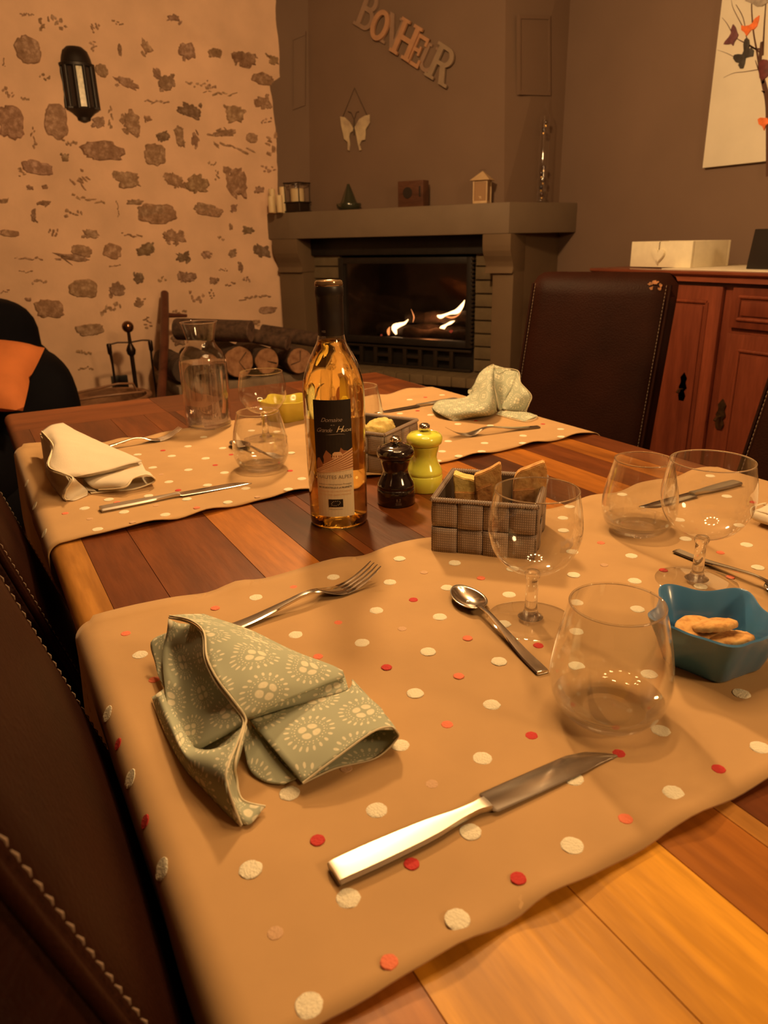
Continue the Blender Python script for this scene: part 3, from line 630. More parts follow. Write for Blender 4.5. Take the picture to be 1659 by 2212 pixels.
# ================================================================== chairs
m_leather = M('dark_brown_leather', (.020, .0050, .0022), .55, var=.25, vs=8, bump=.25, bs=260, spec=.08)
m_thread = M('beige_thread', (.30, .22, .16), .8); m_chair_leg = M('dark_chair_leg', (.03, .014, .008), .4)
m_worn = M('worn_leather', (.28, .12, .045), .8, var=.5, vs=90)
def rounded_slab(name, w, y_front, thick, z0, z1, lean, rtop, mat, parent, zref):
    """upholstered chair back: padded, leaning, rounded rim"""
    nx_, nz_ = 14, 22; V, F = [], []
    def P(ix, iz, front):
        s = ix/nx_*2 - 1; t = iz/nz_
        z = lerp(z0, z1, t); x = s*w/2
        ex = max(0, (abs(s) - .88)/.12); ez = max(0, (t - .94)/.06)
        rd = max(ex, ez); q = thick/2*math.sqrt(max(0, 1 - min(1, rd)**2))
        pad = .006*(1 - s*s)*(1 if front else .3)
        yc = y_front - thick/2 - lean*(z - zref)
        corner_ = 0
        if abs(s) > .88 and t > .94: pass
        rc = .04; cx_, cz_ = w/2 - rc, z1 - rc
        if abs(x) > cx_ and z > cz_:
            dx, dz = abs(x) - cx_, z - cz_; l_ = math.hypot(dx, dz); k_c = max(dx, dz)/l_ if l_ > 1e-6 else 1; x = math.copysign(cx_ + dx*k_c, x); z = cz_ + dz*k_c; yc = y_front - thick/2 - lean*(z - zref)
        return (x, yc + (q + pad*(1 - rd) if front else -q - pad*(1 - rd)), z)
    for fr_ in (True, False):
        for iz in range(nz_ + 1):
            for ix in range(nx_ + 1): V.append(P(ix, iz, fr_))
    n1 = (nx_ + 1)*(nz_ + 1)
    def I(ix, iz, fr_): return (0 if fr_ else n1) + iz*(nx_ + 1) + ix
    for iz in range(nz_):
        for ix in range(nx_):
            F.append((I(ix, iz, 1), I(ix+1, iz, 1), I(ix+1, iz+1, 1), I(ix, iz+1, 1))); F.append((I(ix, iz, 0), I(ix, iz+1, 0), I(ix+1, iz+1, 0), I(ix+1, iz, 0)))
        for ix in (0, nx_): F.append((I(ix, iz, 1), I(ix, iz+1, 1), I(ix, iz+1, 0), I(ix, iz, 0)))
    for ix in range(nx_):
        for iz in (0, nz_): F.append((I(ix, iz, 1), I(ix+1, iz, 1), I(ix+1, iz, 0), I(ix, iz, 0)))
    return obj(name, V, F, mat, parent, 80)
def make_chair(label, w, top, lean, thick=.065):
    t = thing('dining_chair', label, 'chair', (0, 0, 0), 0, 'dark leather dining chairs around the table')
    # local frame: +y faces the table, back at y = -0.2
    bk = rounded_slab('backrest', w, -.2, thick, .36, top, lean, .03, m_leather, t, .47)
    link('seat', box_mesh('seat', -w/2, w/2, -.225, .22, .36, .47, .03, 4), m_leather, t)
    for sx in (-1, 1):
        link('leg', box_mesh('leg', sx*(w/2 - .035) - .02, sx*(w/2 - .035) + .02, .16, .20, 0, .365, .003), m_chair_leg, t)
        bl = prism('leg', [(-.25, 0), (-.21, 0), (-.19, .365), (-.23, .365)], (sx*(w/2 - .035) - .02, 0, 0), (0, 1, 0), (0, 0, 1), (1, 0, 0), 0, .04, m_chair_leg, t, .003)
    # stitched seams on both edges of the front face
    sx_ = w/2*.89
    for sx in (-1, 1):
        z = .50; V, F = [], []
        while z < top - .035:
            a = (sx*(sx_), -.2 - lean*(z - .47) + .0015, z); z2 = z + .0062; b = (sx*(sx_), -.2 - lean*(z2 - .47) + .0015, z2)
            tube_data([a, ((a[0]+b[0])/2, (a[1]+b[1])/2 + .0008, (a[2]+b[2])/2), b], [.0003, .0007, .0003], 5, V, F); z += .0085
        st = obj('stitching', V, F, m_thread, t, 60); st['label'] = 'pale stitched seam'; st['kind'] = 'stuff'

    # piping roll along the edge
    for sx in (-1, 1):
        tube('piping', [(sx*w/2*.935, -.2 - .004 - lean*(z - .47), z) for z in [lerp(.5, top - .03, k/10) for k in range(11)]], .004, m_leather, t, 8)
    return t
def place(t, loc, rz): t.location = loc; t.rotation_euler = (0, 0, rz); return t
chA = place(make_chair('dark leather chair with its worn top corner, right of the fireplace', .40, 1.003, .268), (1.19, 1.363, 0), math.radians(115.2))
wp = []
V = []; F = []
rw = random.Random(5)
for k in range(6):
    cx_, cz_ = -.155 + rw.uniform(-.012, .02), .972 + rw.uniform(-.008, .014); n = 9; b0 = len(V)
    for q in range(n): a = 2*PI*q/n; r_ = rw.uniform(.003, .008); x = cx_ + r_*math.cos(a); z = cz_ + r_*.7*math.sin(a); V.append((x, -.2 - .268*(z - .47) + .0032 - max(0, (z - .972)/.03)**2*.012, z))
    F.append(tuple(range(b0, b0 + n)))
o = obj('worn_patch', V, F, m_worn, chA); o['label'] = 'tan patch of worn leather'
chB = place(make_chair('dark leather chair at the right photo edge, before the red sideboard', .40, 1.0, .29), (1.10, .735, 0), math.radians(90))
chC = place(make_chair('nearest dark leather chair, at the lower left beside the table', .40, 1.0, .29), (.300, .43, 0), math.radians(-90))
chD = place(make_chair('dark leather chair at the left edge, beside the farther table runner', .40, 1.0, .29), (.283, 1.052, 0), math.radians(-90))

# ================================================================== sideboard against the right wall
SX, SZ = 2.30, .970
m_cab = wood_mat('red_brown_cabinet_wood', (.14, .032, .017), (.27, .066, .031), 'Z', 9, .38, False, .3, .4)
m_cabh = wood_mat('red_brown_cabinet_top', (.14, .034, .018), (.24, .062, .03), 'Y', 9, .34, False, .3, .4)
m_brass = M('dark_brass', (.10, .06, .03), .35, metal=.8, var=.4, vs=60)
sb = thing('sideboard', 'red-brown wooden sideboard with moulded doors against the taupe wall', 'sideboard', (2.55, 1.5, 0))
def sun(o): return under(o, sb)
yF = at_z(1272, 576, SZ).y; yF = 2.36; yN = .55
sun(box('carcass', (SX + .03, XR - .005, yN + .02, yF - .03, .06, SZ - .035), m_cab, None, .003))
sun(prism('top', [(SX - .005, SZ - .036), (SX + .005, SZ - .018), (SX - .012, SZ - .010), (SX - .012, SZ - .002), (SX - .008, SZ), (XR - .002, SZ), (XR - .002, SZ - .036)], (0, 0, 0), (1, 0, 0), (0, 0, 1), (0, 1, 0), yN, yF, m_cabh, None, .001))
sun(box('plinth', (SX + .045, XR - .01, yN + .04, yF - .05, 0, .065), m_cab, None, .003))
def panel(y0, y1, z0, z1, name, par, proud=.012, arch=False):
    """frame-and-panel front: frame, moulding, raised field"""
    x = SX + .03
    body = box(name, (x - .018, x + .002, y0, y1, z0, z1), m_cab, None, .004); under(body, par)
    f = .055 if z1 - z0 > .3 else .030
    fr2 = [(y0 + f, z0 + f), (y1 - f, z0 + f), (y1 - f, z1 - f), (y0 + f, z1 - f)]
    for k in range(4):
        (a, b), (c_, d) = fr2[k], fr2[(k+1) % 4]
        mo = tube('moulding', [(x - .018, a, b), (x - .018, c_, d)], .007, m_cab, None, 8); under(mo, body)
    rf = prism('raised_field', [(y0 + f + .012, z0 + f + .012), (y1 - f - .012, z0 + f + .012), (y1 - f - .012, z1 - f - .012), (y0 + f + .012, z1 - f - .012)], (0, 0, 0), (0, 1, 0), (0, 0, 1), (1, 0, 0), x - .024, x - .01, m_cab, None, .005); under(rf, body)
    return body
def escutcheon(y, z, par):
    o = prism('key_plate', [(-.012, -.05), (.012, -.05), (.018, -.03), (.010, -.012), (.020, .0), (.012, .02), (.016, .038), (0, .06), (-.016, .038), (-.012, .02), (-.020, 0), (-.010, -.012), (-.018, -.03)], (0, y, z), (0, 1, 0), (0, 0, 1), (1, 0, 0), SX + .006, SX + .012, m_brass, None, .001); under(o, par)
    k = tube('key', [(SX + .01, y, z - .005), (SX - .012, y, z - .005), (SX - .02, y, z - .016)], [.004, .004, .006], m_brass, None, 8); under(k, par)
ya1 = at_x(1536, 800, SX).y; ya0 = at_x(1340, 800, SX).y
yb1 = ya1 - .03
zd = at_x(1600, 715, SX).z
d1 = panel(ya1 + .005, ya0, .10, SZ - .05, 'door', sb)
d2 = panel(yb1 - .52, yb1 - .005, .10, zd - .012, 'door', sb); dr = panel(yb1 - .52, yb1 - .005, zd + .006, SZ - .05, 'drawer', sb)
d3 = panel(yN + .04, yb1 - .55, .10, SZ - .05, 'door', sb)
p = at_x(1472, 838, SX); escutcheon(p.y, p.z, d1); p = at_x(1553, 898, SX); escutcheon(p.y, p.z, d2)
# white mat, box with heart, dark device
m_white = M('off_white_cloth', (.80, .74, .60), .85, var=.05, vs=40, bump=.1, bs=500)
ym = at_z(1364, 567, SZ).y
o = box('sideboard_mat', (SX + .03, XR - .03, .75, 2.03, SZ, SZ + .004), m_white, None, .0015); tag(o, 'off-white cloth mat lying on the sideboard top', 'mat')
bx_ = thing('keepsake_box', 'low off-white wooden box with a heart on its front, on the sideboard', 'box', (2.47, 1.80, SZ + .0045), math.radians(0))
m_bw = M('off_white_paint', (.84, .78, .60), .6, var=.05, vs=30)
pL = at_x(1362, 560, 2.40); pR = at_x(1493, 560, 2.40); hb = at_x(1430, 514, 2.40).z*.85 + .15*SZ - SZ
y1_, y0_ = pL.y, pR.y
bx_.location = (2.40, (y0_ + y1_)/2, SZ + .0042)
wy = (y1_ - y0_)/2
for (b_) in ((0, .012, -wy, wy, 0, hb), (.20, .212, -wy, wy, 0, hb), (.012, .20, -wy, -wy + .012, 0, hb), (.012, .20, wy - .012, wy, 0, hb), (.012, .20, -wy + .012, wy - .012, 0, .008)): link('box_side' if b_[5] > .05 else 'box_bottom', box_mesh('s', *b_, .0015), m_bw, bx_)
hp = []
for k in range(28):
    t = 2*PI*k/28; hp.append((.0019*16*math.sin(t)**3, .0019*(13*math.cos(t) - 5*math.cos(2*t) - 2*math.cos(3*t) - math.cos(4*t))))
yh = at_x(1425, 540, 2.40).y - bx_.location.y
h_ = prism('heart', hp, (0, yh, hb*.47), (0, 1, 0), (0, 0, 1), (1, 0, 0), -.012, 0, m_bw, bx_, .003)
tube('cord', [(-.004, yh, hb*.47 + .012), (-.004, yh, hb - .005), (.004, yh, hb + .001)], .0012, M('dark_cord', (.15, .1, .06), .8), bx_, 6)
m_blk = M('black_plastic', (.015, .012, .011), .35)
pd_ = at_x(1640, 573, 2.42)
o = prism('black_stand', [(0, 0), (.05, 0), (.035, .13), (.02, .13)], (2.42, pd_.y + .05, SZ + .0042), (1, 0, 0), (0, 0, 1), (0, 1, 0), -.22, 0, m_blk, None, .003); tag(o, 'black slanted object on the sideboard mat, cut by the photo edge', 'object')

# ================================================================== canvas on the right wall
CXX = XR - .022
q0 = at_x(1517, 363, CXX); q1 = at_x(1557, 0, CXX)
m_canvas = M('cream_canvas', (.82, .77, .65), .8, var=.05, vs=6, bump=.1, bs=700)
cv = thing('wall_canvas', 'cream canvas print with a butterfly tree on the right wall', 'canvas', (XR, q0.y - .35, q0.z + .35))
cb = under(box('canvas', (CXX, XR - .001, q0.y - .70, q0.y, q0.z, q0.z + .95), m_canvas, None, .002), cv)
m_br = M('painted_branch', (.10, .045, .03), .8)
def branch(pts, w):
    V, F = [], []
    P = [at_x(x, y, CXX) for x, y in pts]; P = [Vector(p) for p in curve_pts([tuple(p) for p in P], 4)]
    for i, p in enumerate(P):
        t = (P[min(i+1, len(P)-1)] - P[max(i-1, 0)]).normalized(); s = Vector((0, -t.z, t.y)); ww = lerp(w[0], w[1], i/(len(P)-1))
        V += [p + s*ww + Vector((-.0010, 0, 0)), p - s*ww + Vector((-.0010, 0, 0))]
    for i in range(len(P)-1): F.append((2*i, 2*i+1, 2*i+3, 2*i+2))
    under(obj('painted_branch', V, F, m_br), cv)
branch([(1662, 380), (1661, 260), (1658, 215), (1650, 180), (1642, 140), (1646, 90)], (.014, .006)); branch([(1650, 180), (1644, 165), (1641, 150), (1635, 110), (1628, 70), (1624, 20), (1625, -10)], (.005, .002))
branch([(1648, 120), (1651, 60), (1655, 0)], (.004, .002)); branch([(1645, 115), (1620, 98), (1600, 88), (1592, 83)], (.003, .001)); branch([(1642, 106), (1628, 104), (1615, 90), (1606, 40), (1590, 10)], (.003, .001))
branch([(1640, 150), (1610, 155), (1585, 158), (1563, 168)], (.0015, .0005)); branch([(1606, 60), (1585, 20), (1580, 0)], (.0015, .0006)); branch([(1580, 68), (1570, 50), (1560, 38)], (.0015, .0005)); branch([(1590, 125), (1570, 115), (1550, 108)], (.0012, .0004)); branch([(1652, 200), (1645, 196)], (.004, .001)); branch([(1642, 160), (1635, 140), (1632, 130)], (.0025, .001))
def canvas_butterfly(pxs, mat, lab):
    poly = [at_x(x, y, CXX) for x, y in pxs]; o = prism('butterfly', [(p.y, p.z) for p in poly], (0, 0, 0), (0, 1, 0), (0, 0, 1), (1, 0, 0), CXX - .006, CXX - .0005, mat, None, .001); under(o, cv); o['label'] = lab
K7 = 159/926
def z7(l): return [(1500 + x*K7, y*K7) for x, y in l]
m_or = M('orange_wing', (.85, .20, .05), .5, var=.2, vs=60); m_pu = M('purple_wing', (.16, .06, .075), .6, var=.3, vs=60); m_gr = M('slate_wing', (.055, .05, .045), .5, var=.3, vs=60); m_ms = M('maroon_wing', (.14, .035, .04), .5, var=.3, vs=60); m_ga = M('grey_wing', (.38, .33, .28), .6, var=.2, vs=60)
canvas_butterfly(z7([(600,318),(640,330),(700,318),(740,290),(770,235),(825,195),(815,260),(795,330),(760,370),(720,380),(690,420),(665,455),(640,410),(600,380)]), m_or, 'orange butterfly')
canvas_butterfly(z7([(495,305),(525,345),(545,410),(560,440),(545,480),(510,530),(495,578),(470,550),(430,560),(375,558),(395,520),(440,470),(470,420),(470,370)]), m_pu, 'purple butterfly')
canvas_butterfly(z7([(665,475),(695,500),(700,560),(690,620),(720,600),(755,640),(745,710),(705,715),(650,730),(640,800),(620,860),(585,865),(560,820),(575,795),(530,785),(495,735),(510,690),(560,680),(610,685),(630,640),(625,560),(640,500)]), m_gr, 'slate butterfly')
canvas_butterfly(z7([(820,790),(870,745),(926,755),(960,850),(930,960),(870,1010),(830,985),(820,900)]), m_ms, 'maroon butterfly')
canvas_butterfly(z7([(805,1500),(840,1480),(926,1485),(960,1540),(905,1580),(885,1645),(865,1590),(820,1565)]), m_or, 'small orange butterfly')
canvas_butterfly(z7([(640,10),(700,-20),(926,-30),(926,40),(860,80),(790,85),(740,50),(690,30)]), m_ga, 'grey butterfly')
# ================================================================== letters on the hood
m_l1 = M('copper_tan_letter', (.40, .215, .12), .6, var=.1, vs=30); m_l2 = M('brown_letter', (.27, .172, .12), .65, var=.1, vs=30); m_l3 = M('taupe_letter', (.26, .185, .125), .65, var=.1, vs=30)
# the hood front leans back slightly: plane through its four corners
hA, hB, hC = fpt(hl, HN, MT), fpt(hr, HN, MT), fpt(hr - k_, HN + .03, ZC)
HNV = (hB - hA).cross(hC - hA).normalized()
if HNV.dot(CAM - hA) < 0: HNV = -HNV
def on_hood(px, py, off=0.0): return at_plane(px, py, hA + HNV*off, HNV)
HU = (hB - hA).normalized(); HV = HNV.cross(HU)
def bar_poly(x0, x1, y0, y1): return [(x0, y0), (x1, y0), (x1, y1), (x0, y1)]
def letter_polys(ch):
    """unit-height slab-serif capitals, as lists of polygons that touch (outer, or ring pairs)"""
    s = .17
    if ch == 'H': return [bar_poly(.09, .09 + s, 0, 1), bar_poly(.62, .62 + s, 0, 1), bar_poly(.2, .7, .44, .58)] + [bar_poly(a, a + .35, b, b + .09) for a in (0, .53) for b in (0, .91)]
    if ch == 'E': return [bar_poly(.09, .09 + s, 0, 1), bar_poly(0, .68, 0, .12), bar_poly(0, .66, .88, 1), bar_poly(.2, .5, .45, .57), bar_poly(.58, .68, 0, .27), bar_poly(.56, .66, .73, 1), bar_poly(.43, .51, .36, .66)]
    if ch == 'N': return [bar_poly(.09, .09 + s*.8, 0, 1), bar_poly(.66, .66 + s*.8, 0, 1), [(.05, 1), (.26, 1), (.80, 0), (.60, 0)], bar_poly(0, .33, 0, .09), bar_poly(.56, .90, .91, 1)]
    if ch == 'U': 
        r = [(.09 + .0, 1), (.09, .35)] + [(.44 + .35*math.cos(a), .35 + .35*math.sin(a)) for a in [PI + k*PI/10 for k in range(1, 10)]] + [(.79, .35), (.79, 1), (.64, 1), (.64, .35)] + [(.44 + .20*math.cos(a), .35 + .2*math.sin(a)) for a in [2*PI - k*PI/10 for k in range(1, 10)]] + [(.26, .35), (.26, 1)]
        return [r, bar_poly(0, .34, .91, 1), bar_poly(.55, .88, .91, 1)]
    if ch in 'BR':
        def bowl(y0, y1, x1):
            cy0 = (y0 + y1)/2; R = (y1 - y0)/2; r = R - .12
            out = [(.2, y1), (x1 - R, y1)] + [(x1 - R + R*math.cos(a), cy0 + R*math.sin(a)) for a in [PI/2 - k*PI/10 for k in range(1, 10)]] + [(x1 - R, y0), (.2, y0), (.2, y0 + .12), (x1 - R, y0 + .12)] + [(x1 - R + (R - .15)*math.cos(a), cy0 + r*math.sin(a)) for a in [-PI/2 + k*PI/10 for k in range(1, 10)]] + [(x1 - R, y1 - .12), (.2, y1 - .12)]
            return out
        base = [bar_poly(.09, .09 + s, 0, 1), bar_poly(0, .3, .91, 1), bar_poly(0, .35, 0, .09)]
        if ch == 'B': return base + [bowl(.5, 1, .66), bowl(0, .60, .74)]
        return base + [bowl(.44, 1, .72), [(.36, .5), (.55, .5), (.80, 0), (.58, 0)], bar_poly(.56, .88, 0, .09)]
sign = thing('wall_letters', 'wooden letters spelling BONHEUR hung aslant on the chimney hood', 'wall sign', tuple(on_hood(880, 90)))
def add_letter(ch, px, py, hgt, wid, rot, off, mat):
    c0 = on_hood(px, py, off); ca, sa = math.cos(rot), math.sin(rot); U = HU*ca + HV*sa; Vv = -HU*sa + HV*ca
    bm = bmesh.new(); d = .014
    def ext(poly, k):
        a = [bm.verts.new(c0 + U*((x - .44)*wid) + Vv*((y - .5)*hgt) + HNV*(0.0002*k)) for x, y in poly]; b = [bm.verts.new(c0 + U*((x - .44)*wid) + Vv*((y - .5)*hgt) + HNV*(d + .0002*k)) for x, y in poly]; n = len(poly)
        bm.faces.new(a[::-1]); bm.faces.new(b)
        for i in range(n): j = (i+1) % n; bm.faces.new((a[i], a[j], b[j], b[i]))
    if ch == 'O':
        n = 36; vv = []
        for (sc_, dd) in ((1, 0), (1, d), (.60, d), (.60, 0)):
            vv.append([bm.verts.new(c0 + U*(.44*wid*(sc_ if sc_ == 1 else .52)*math.cos(2*PI*k/n)) + Vv*(.5*hgt*(sc_ if sc_ == 1 else .68)*math.sin(2*PI*k/n)) + HNV*dd) for k in range(n)])
        for A, B in ((0, 1), (1, 2), (2, 3), (3, 0)):
            for k in range(n): bm.faces.new((vv[A][k], vv[A][(k+1) % n], vv[B][(k+1) % n], vv[B][k]))
    else:
        for k, p in enumerate(letter_polys(ch)): ext(p, k)
    bmesh.ops.recalc_face_normals(bm, faces=bm.faces)
    me = bpy.data.meshes.new('letter'); bm.to_mesh(me); bm.free(); under(link('letter', me, mat), sign)
RT = math.radians(-31)
for ch, px, py, hg, wd_, off, mt in (('B', 800, 28, .16, .15, .004, m_l2), ('O', 823, 56, .135, .115, .020, m_l1), ('N', 850, 68, .135, .13, .004, m_l2), ('H', 879, 87, .155, .15, .022, m_l1), ('E', 907, 112, .135, .14, .010, m_l1), ('U', 929, 128, .12, .12, .002, m_l2), ('R', 958, 141, .155, .16, .016, m_l3)):
    add_letter(ch, px, py, hg, wd_, RT, off, mt)

# hanging wooden butterfly
bf = thing('hanging_butterfly', 'pale cream butterfly ornament hanging from a cord on the chimney hood', 'wall ornament', tuple(on_hood(768, 290)))
m_wing = M('aged_cream_tin', (.55, .44, .28), .6, col2=(.36, .27, .19), vs=24)
K3 = 700/1659
def wing(pts):
    P = [on_hood(560 + x*K3, y*K3, .012) for x, y in pts]; V = P + [p + HNV*.005 for p in P]; n = len(P)
    F = [tuple(range(n))[::-1], tuple(range(n, 2*n))] + [(i, (i+1) % n, n + (i+1) % n, n + i) for i in range(n)]; return under(obj('wing', V, F, m_wing), bf)
wing([(416,597),(440,601),(466,626),(483,658),(480,672),(466,682),(462,702),(467,740),(464,772),(455,768),(455,728),(437,712),(430,680),(421,640)])
wing([(567,587),(568,628),(546,664),(546,690),(543,716),(526,720),(516,742),(524,768),(515,771),(507,738),(499,692),(490,652),(514,610),(540,594)])
m_string = M('brown_cord', (.08, .05, .03), .8)
under(tube('cord', [on_hood(560 + x*K3, y*K3, .006) for x, y in ((428, 597), (488, 450), (552, 590))], .0022, m_string, None, 6), bf)
under(tube('body', [on_hood(560 + x*K3, y*K3, .012) for x, y in ((486, 610), (487, 640), (486, 690))], [.003, .005, .003], m_string, None, 8), bf)
under(tube('antenna', [on_hood(560 + x*K3, y*K3, .012) for x, y in ((486, 612), (470, 575), (455, 570))], .0018, m_string, None, 6), bf); under(tube('antenna', [on_hood(560 + x*K3, y*K3, .012) for x, y in ((487, 612), (497, 575), (510, 570))], .0018, m_string, None, 6), bf)

# ================================================================== things on the mantel shelf
def shelf_pt(px, n=.07):
    u = fpx(px, 450, n)[0]; return fpt(u, n, MT)
def px_scale(p): return (p - CAM).dot(FWD)/FPX
m_wax = M('ivory_wax', (.72, .56, .33), .5, sss=.3); m_wick = M('wick', (.03, .02, .02), .9)
def candle(p, r, h, label):
    t = thing('pillar_candle', label, 'candle', tuple(p), 0, 'ivory candles on the mantel shelf')
    lathe('wax', [(0, 0), (r*.96, 0), (r, .002), (r, h - .004), (r*.94, h), (r*.6, h - .004), (0, h - .005)], m_wax, t, 28); lathe('wick', [(0, h - .006), (.001, h - .006), (.001, h + .006), (0, h + .006)], m_wick, t, 8)
def in_corner(px, y): q = at_y(px, 455, y); return Vector((q.x, q.y, MT))
candle(in_corner(587, 4.115), .0175, .083, 'leftmost front ivory candle on the mantel shelf'); candle(in_corner(605, 4.10), .0175, .088, 'ivory candle on the mantel shelf, second from the left')
candle(in_corner(590, 4.19), .0175, .125, 'ivory candle standing behind the leftmost candle'); candle(in_corner(613, 4.18), .0185, .135, 'taller ivory candle beside the candle lantern')
p = shelf_pt(644, .09); s = px_scale(p)
lt = thing('candle_lantern', 'small dark metal lantern holding an ivory candle in glass on the mantel', 'lantern', tuple(p), math.atan2(FU.y, FU.x))
m_lmet = M('dark_bronze', (.045, .028, .02), .45, metal=.6); m_thin = glass_mat('thin_clear_glass')
lw, lh = 42*s/2, 60*s
for sx in (-1, 1):
    for sy in (-1, 1): tube('post', [(sx*lw*.86, sy*lw*.86, 0), (sx*lw*.9, sy*lw*.9, lh)], .0035, m_lmet, lt, 8)
for zz in (.006, lh*.34, lh*.97):
    for a, b in (((-1, -1), (1, -1)), ((1, -1), (1, 1)), ((1, 1), (-1, 1)), ((-1, 1), (-1, -1))): tube('rail', [(a[0]*lw*.98, a[1]*lw*.98, zz), (b[0]*lw*.98, b[1]*lw*.98, zz)], .0032, m_lmet, lt, 8)
link('plate', box_mesh('plate', -lw*.85, lw*.85, -lw*.85, lw*.85, lh*.04, lh*.32, .002), m_lmet, lt)
lathe('glass_cup', [(0, lh*.34), (lw*.76, lh*.34), (lw*.78, lh*.36), (lw*.78, lh*.96)], m_thin, lt, 28)
o = lathe('candle', [(0, lh*.35), (lw*.70, lh*.35), (lw*.70, lh*.78), (lw*.6, lh*.80), (0, lh*.785)], m_wax, lt, 28); o['label'] = 'ivory candle in the glass cup'
# tagine-shaped incense burner
p = shelf_pt(754, .085); s = px_scale(p); R = 27*s; Hh = 52*s
o = thing('tagine_burner', 'dark green cone-lidded tagine pot on the mantel shelf', 'pot', tuple(p)); m_tag = M('dark_green_glaze', (.030, .032, .018), .2, coat=.5)
lathe('base', [(0, 0), (R*.75, 0), (R*.95, Hh*.08), (R, Hh*.2), (R*.97, Hh*.26), (R*.7, Hh*.24), (0, Hh*.22)], m_tag, o, 36); lathe('lid', [(R*.72, Hh*.245), (R*.6, Hh*.36), (R*.42, Hh*.6), (R*.22, Hh*.85), (R*.14, Hh*.94), (R*.1, Hh), (0, Hh*1.01)], m_tag, o, 36)
# wooden block with carved disc
p = shelf_pt(893, .09); s = px_scale(p); a0 = math.atan2(FU.y, FU.x)
o = thing('wooden_box', 'small square dark wooden box with a carved round on the mantel', 'box', tuple(p), a0); m_dw = wood_mat('dark_carved_wood', (.075, .03, .018), (.12, .05, .028), 'X', 20, .5)
bw_, bh_ = 31*s, 52*s
link('body', box_mesh('body', -bw_, bw_, -.03, .03, 0, bh_, .002), m_dw, o); m_dk = M('dark_inlay', (.02, .012, .008), .5)
v, f = lathe_data([(0, 0), (bw_*.36, 0), (bw_*.36, .003), (bw_*.22, .0035), (0, .002)], 24); obj('carved_round', [(x - bw_*.22, -.03 - z, y + bh_*.55) for x, y, z in v], f, m_dk, o, 40)
link('inlay_bar', box_mesh('inlay_bar', bw_*.68, bw_*.80, -.0325, -.0295, bh_*.38, bh_*.78, .0005), m_dk, o)
# little wooden house lantern
p = shelf_pt(1041, .075); s = px_scale(p)
o = thing('house_lantern', 'little pale house-shaped lantern with pitched roof on the mantel', 'lantern', tuple(p), a0 + .12); m_hl = M('pale_lantern_wood', (.52, .36, .20), .6, var=.1, vs=40); m_hp = M('amber_lantern_pane', (.30, .17, .08), .4)
w2 = 13*s*1.12; hw = 46*s
for sx in (-1, 1):
    for sy in (-1, 1): link('post', box_mesh('post', sx*w2 - .003, sx*w2 + .003, sy*w2 - .003, sy*w2 + .003, 0, hw, .001), m_hl, o)
for zz in ((0, .012), (hw - .008, hw)): link('sill', box_mesh('sill', -w2, w2, -w2, w2, zz[0], zz[1], .001), m_hl, o)
link('pane', box_mesh('pane', -w2*.86, w2*.86, -w2*.93, -w2*.85, .012, hw - .008), m_hp, o); link('pane', box_mesh('pane', w2*.85, w2*.93, -w2*.86, w2*.86, .012, hw - .008), m_hp, o); link('pane', box_mesh('pane', -w2*.93, -w2*.85, -w2*.86, w2*.86, .012, hw - .008), m_hp, o)
rf = 1.5*w2; obj('roof', [(-rf, -rf, hw), (rf, -rf, hw), (rf, rf, hw), (-rf, rf, hw), (0, 0, hw + 19*s)], [(0, 1, 4), (1, 2, 4), (2, 3, 4), (3, 0, 4), (3, 2, 1, 0)], m_hl, o)
tube('loop', [(.0 + .017*math.cos(t), 0, hw + 17*s + .006*math.sin(t) + .004) for t in [PI - k*PI/10 for k in range(11)]], .0008, m_lmet, o, 6)
prism('reindeer', [(-.004, .0), (-.003, .008), (-.008, .011), (-.008, .014), (-.003, .013), (.004, .013), (.005, .0), (.003, .0), (.002, .007), (-.001, .007), (-.002, 0)], (0, -w2*.97, .02), (1, 0, 0), (0, 0, 1), (0, 1, 0), 0, .0015, m_hl, o)
# Galileo thermometer
pgl = at_plane(1170, 436, fpt(*eR, MT) + FN*.05, Vector((-.15, 1, 0)).normalized()); pgl.z = MT
pgl = Vector((2.655, 3.075, MT)); q = at_plane(1169, 436, Vector((2.655, 3.075, MT)), Vector((.45, .82, 0)).normalized()); pgl = Vector((q.x, q.y, MT)); s = px_scale(pgl)
o = thing('galileo_thermometer', 'tall clear Galileo thermometer tube with floating weights on the mantel', 'thermometer', tuple(pgl))
r0, hg = 10.5*s, 178*s
lathe('tube', [(0, .0), (r0*1.5, 0), (r0*1.5, .006), (r0*.9, .012), (r0*.95, .03), (r0, .06), (r0, hg*.93), (r0*.7, hg*.975), (r0*.25, hg), (r0*.18, hg*1.06), (0, hg*1.17)], glass_mat('thermometer_glass', (.97, .97, .97)), o, 28)
gcols = [(.05, .015, .01), (.02, .02, .03), (.06, .03, .01), (.03, .01, .01)]
for i, (zf, dx) in enumerate(((.10, .1), (.18, -.2), (.26, .2), (.33, -.25), (.40, .25), (.80, -.25), (.88, .25))):
    b_ = lathe('bulb', [(0, -.011), (.006, -.009), (.0085, 0), (.006, .008), (0, .010)], M('bulb_liquid', gcols[i % 4], .15, coat=.5), o, 16, loc=(dx*r0, 0, hg*zf)); g_ = lathe('medal', [(0, -.019), (.006, -.019), (.006, -.012), (0, -.012)], M('brass_medal', (.5, .3, .1), .3, metal=.9), b_, 12, loc=(dx*r0, 0, hg*zf))

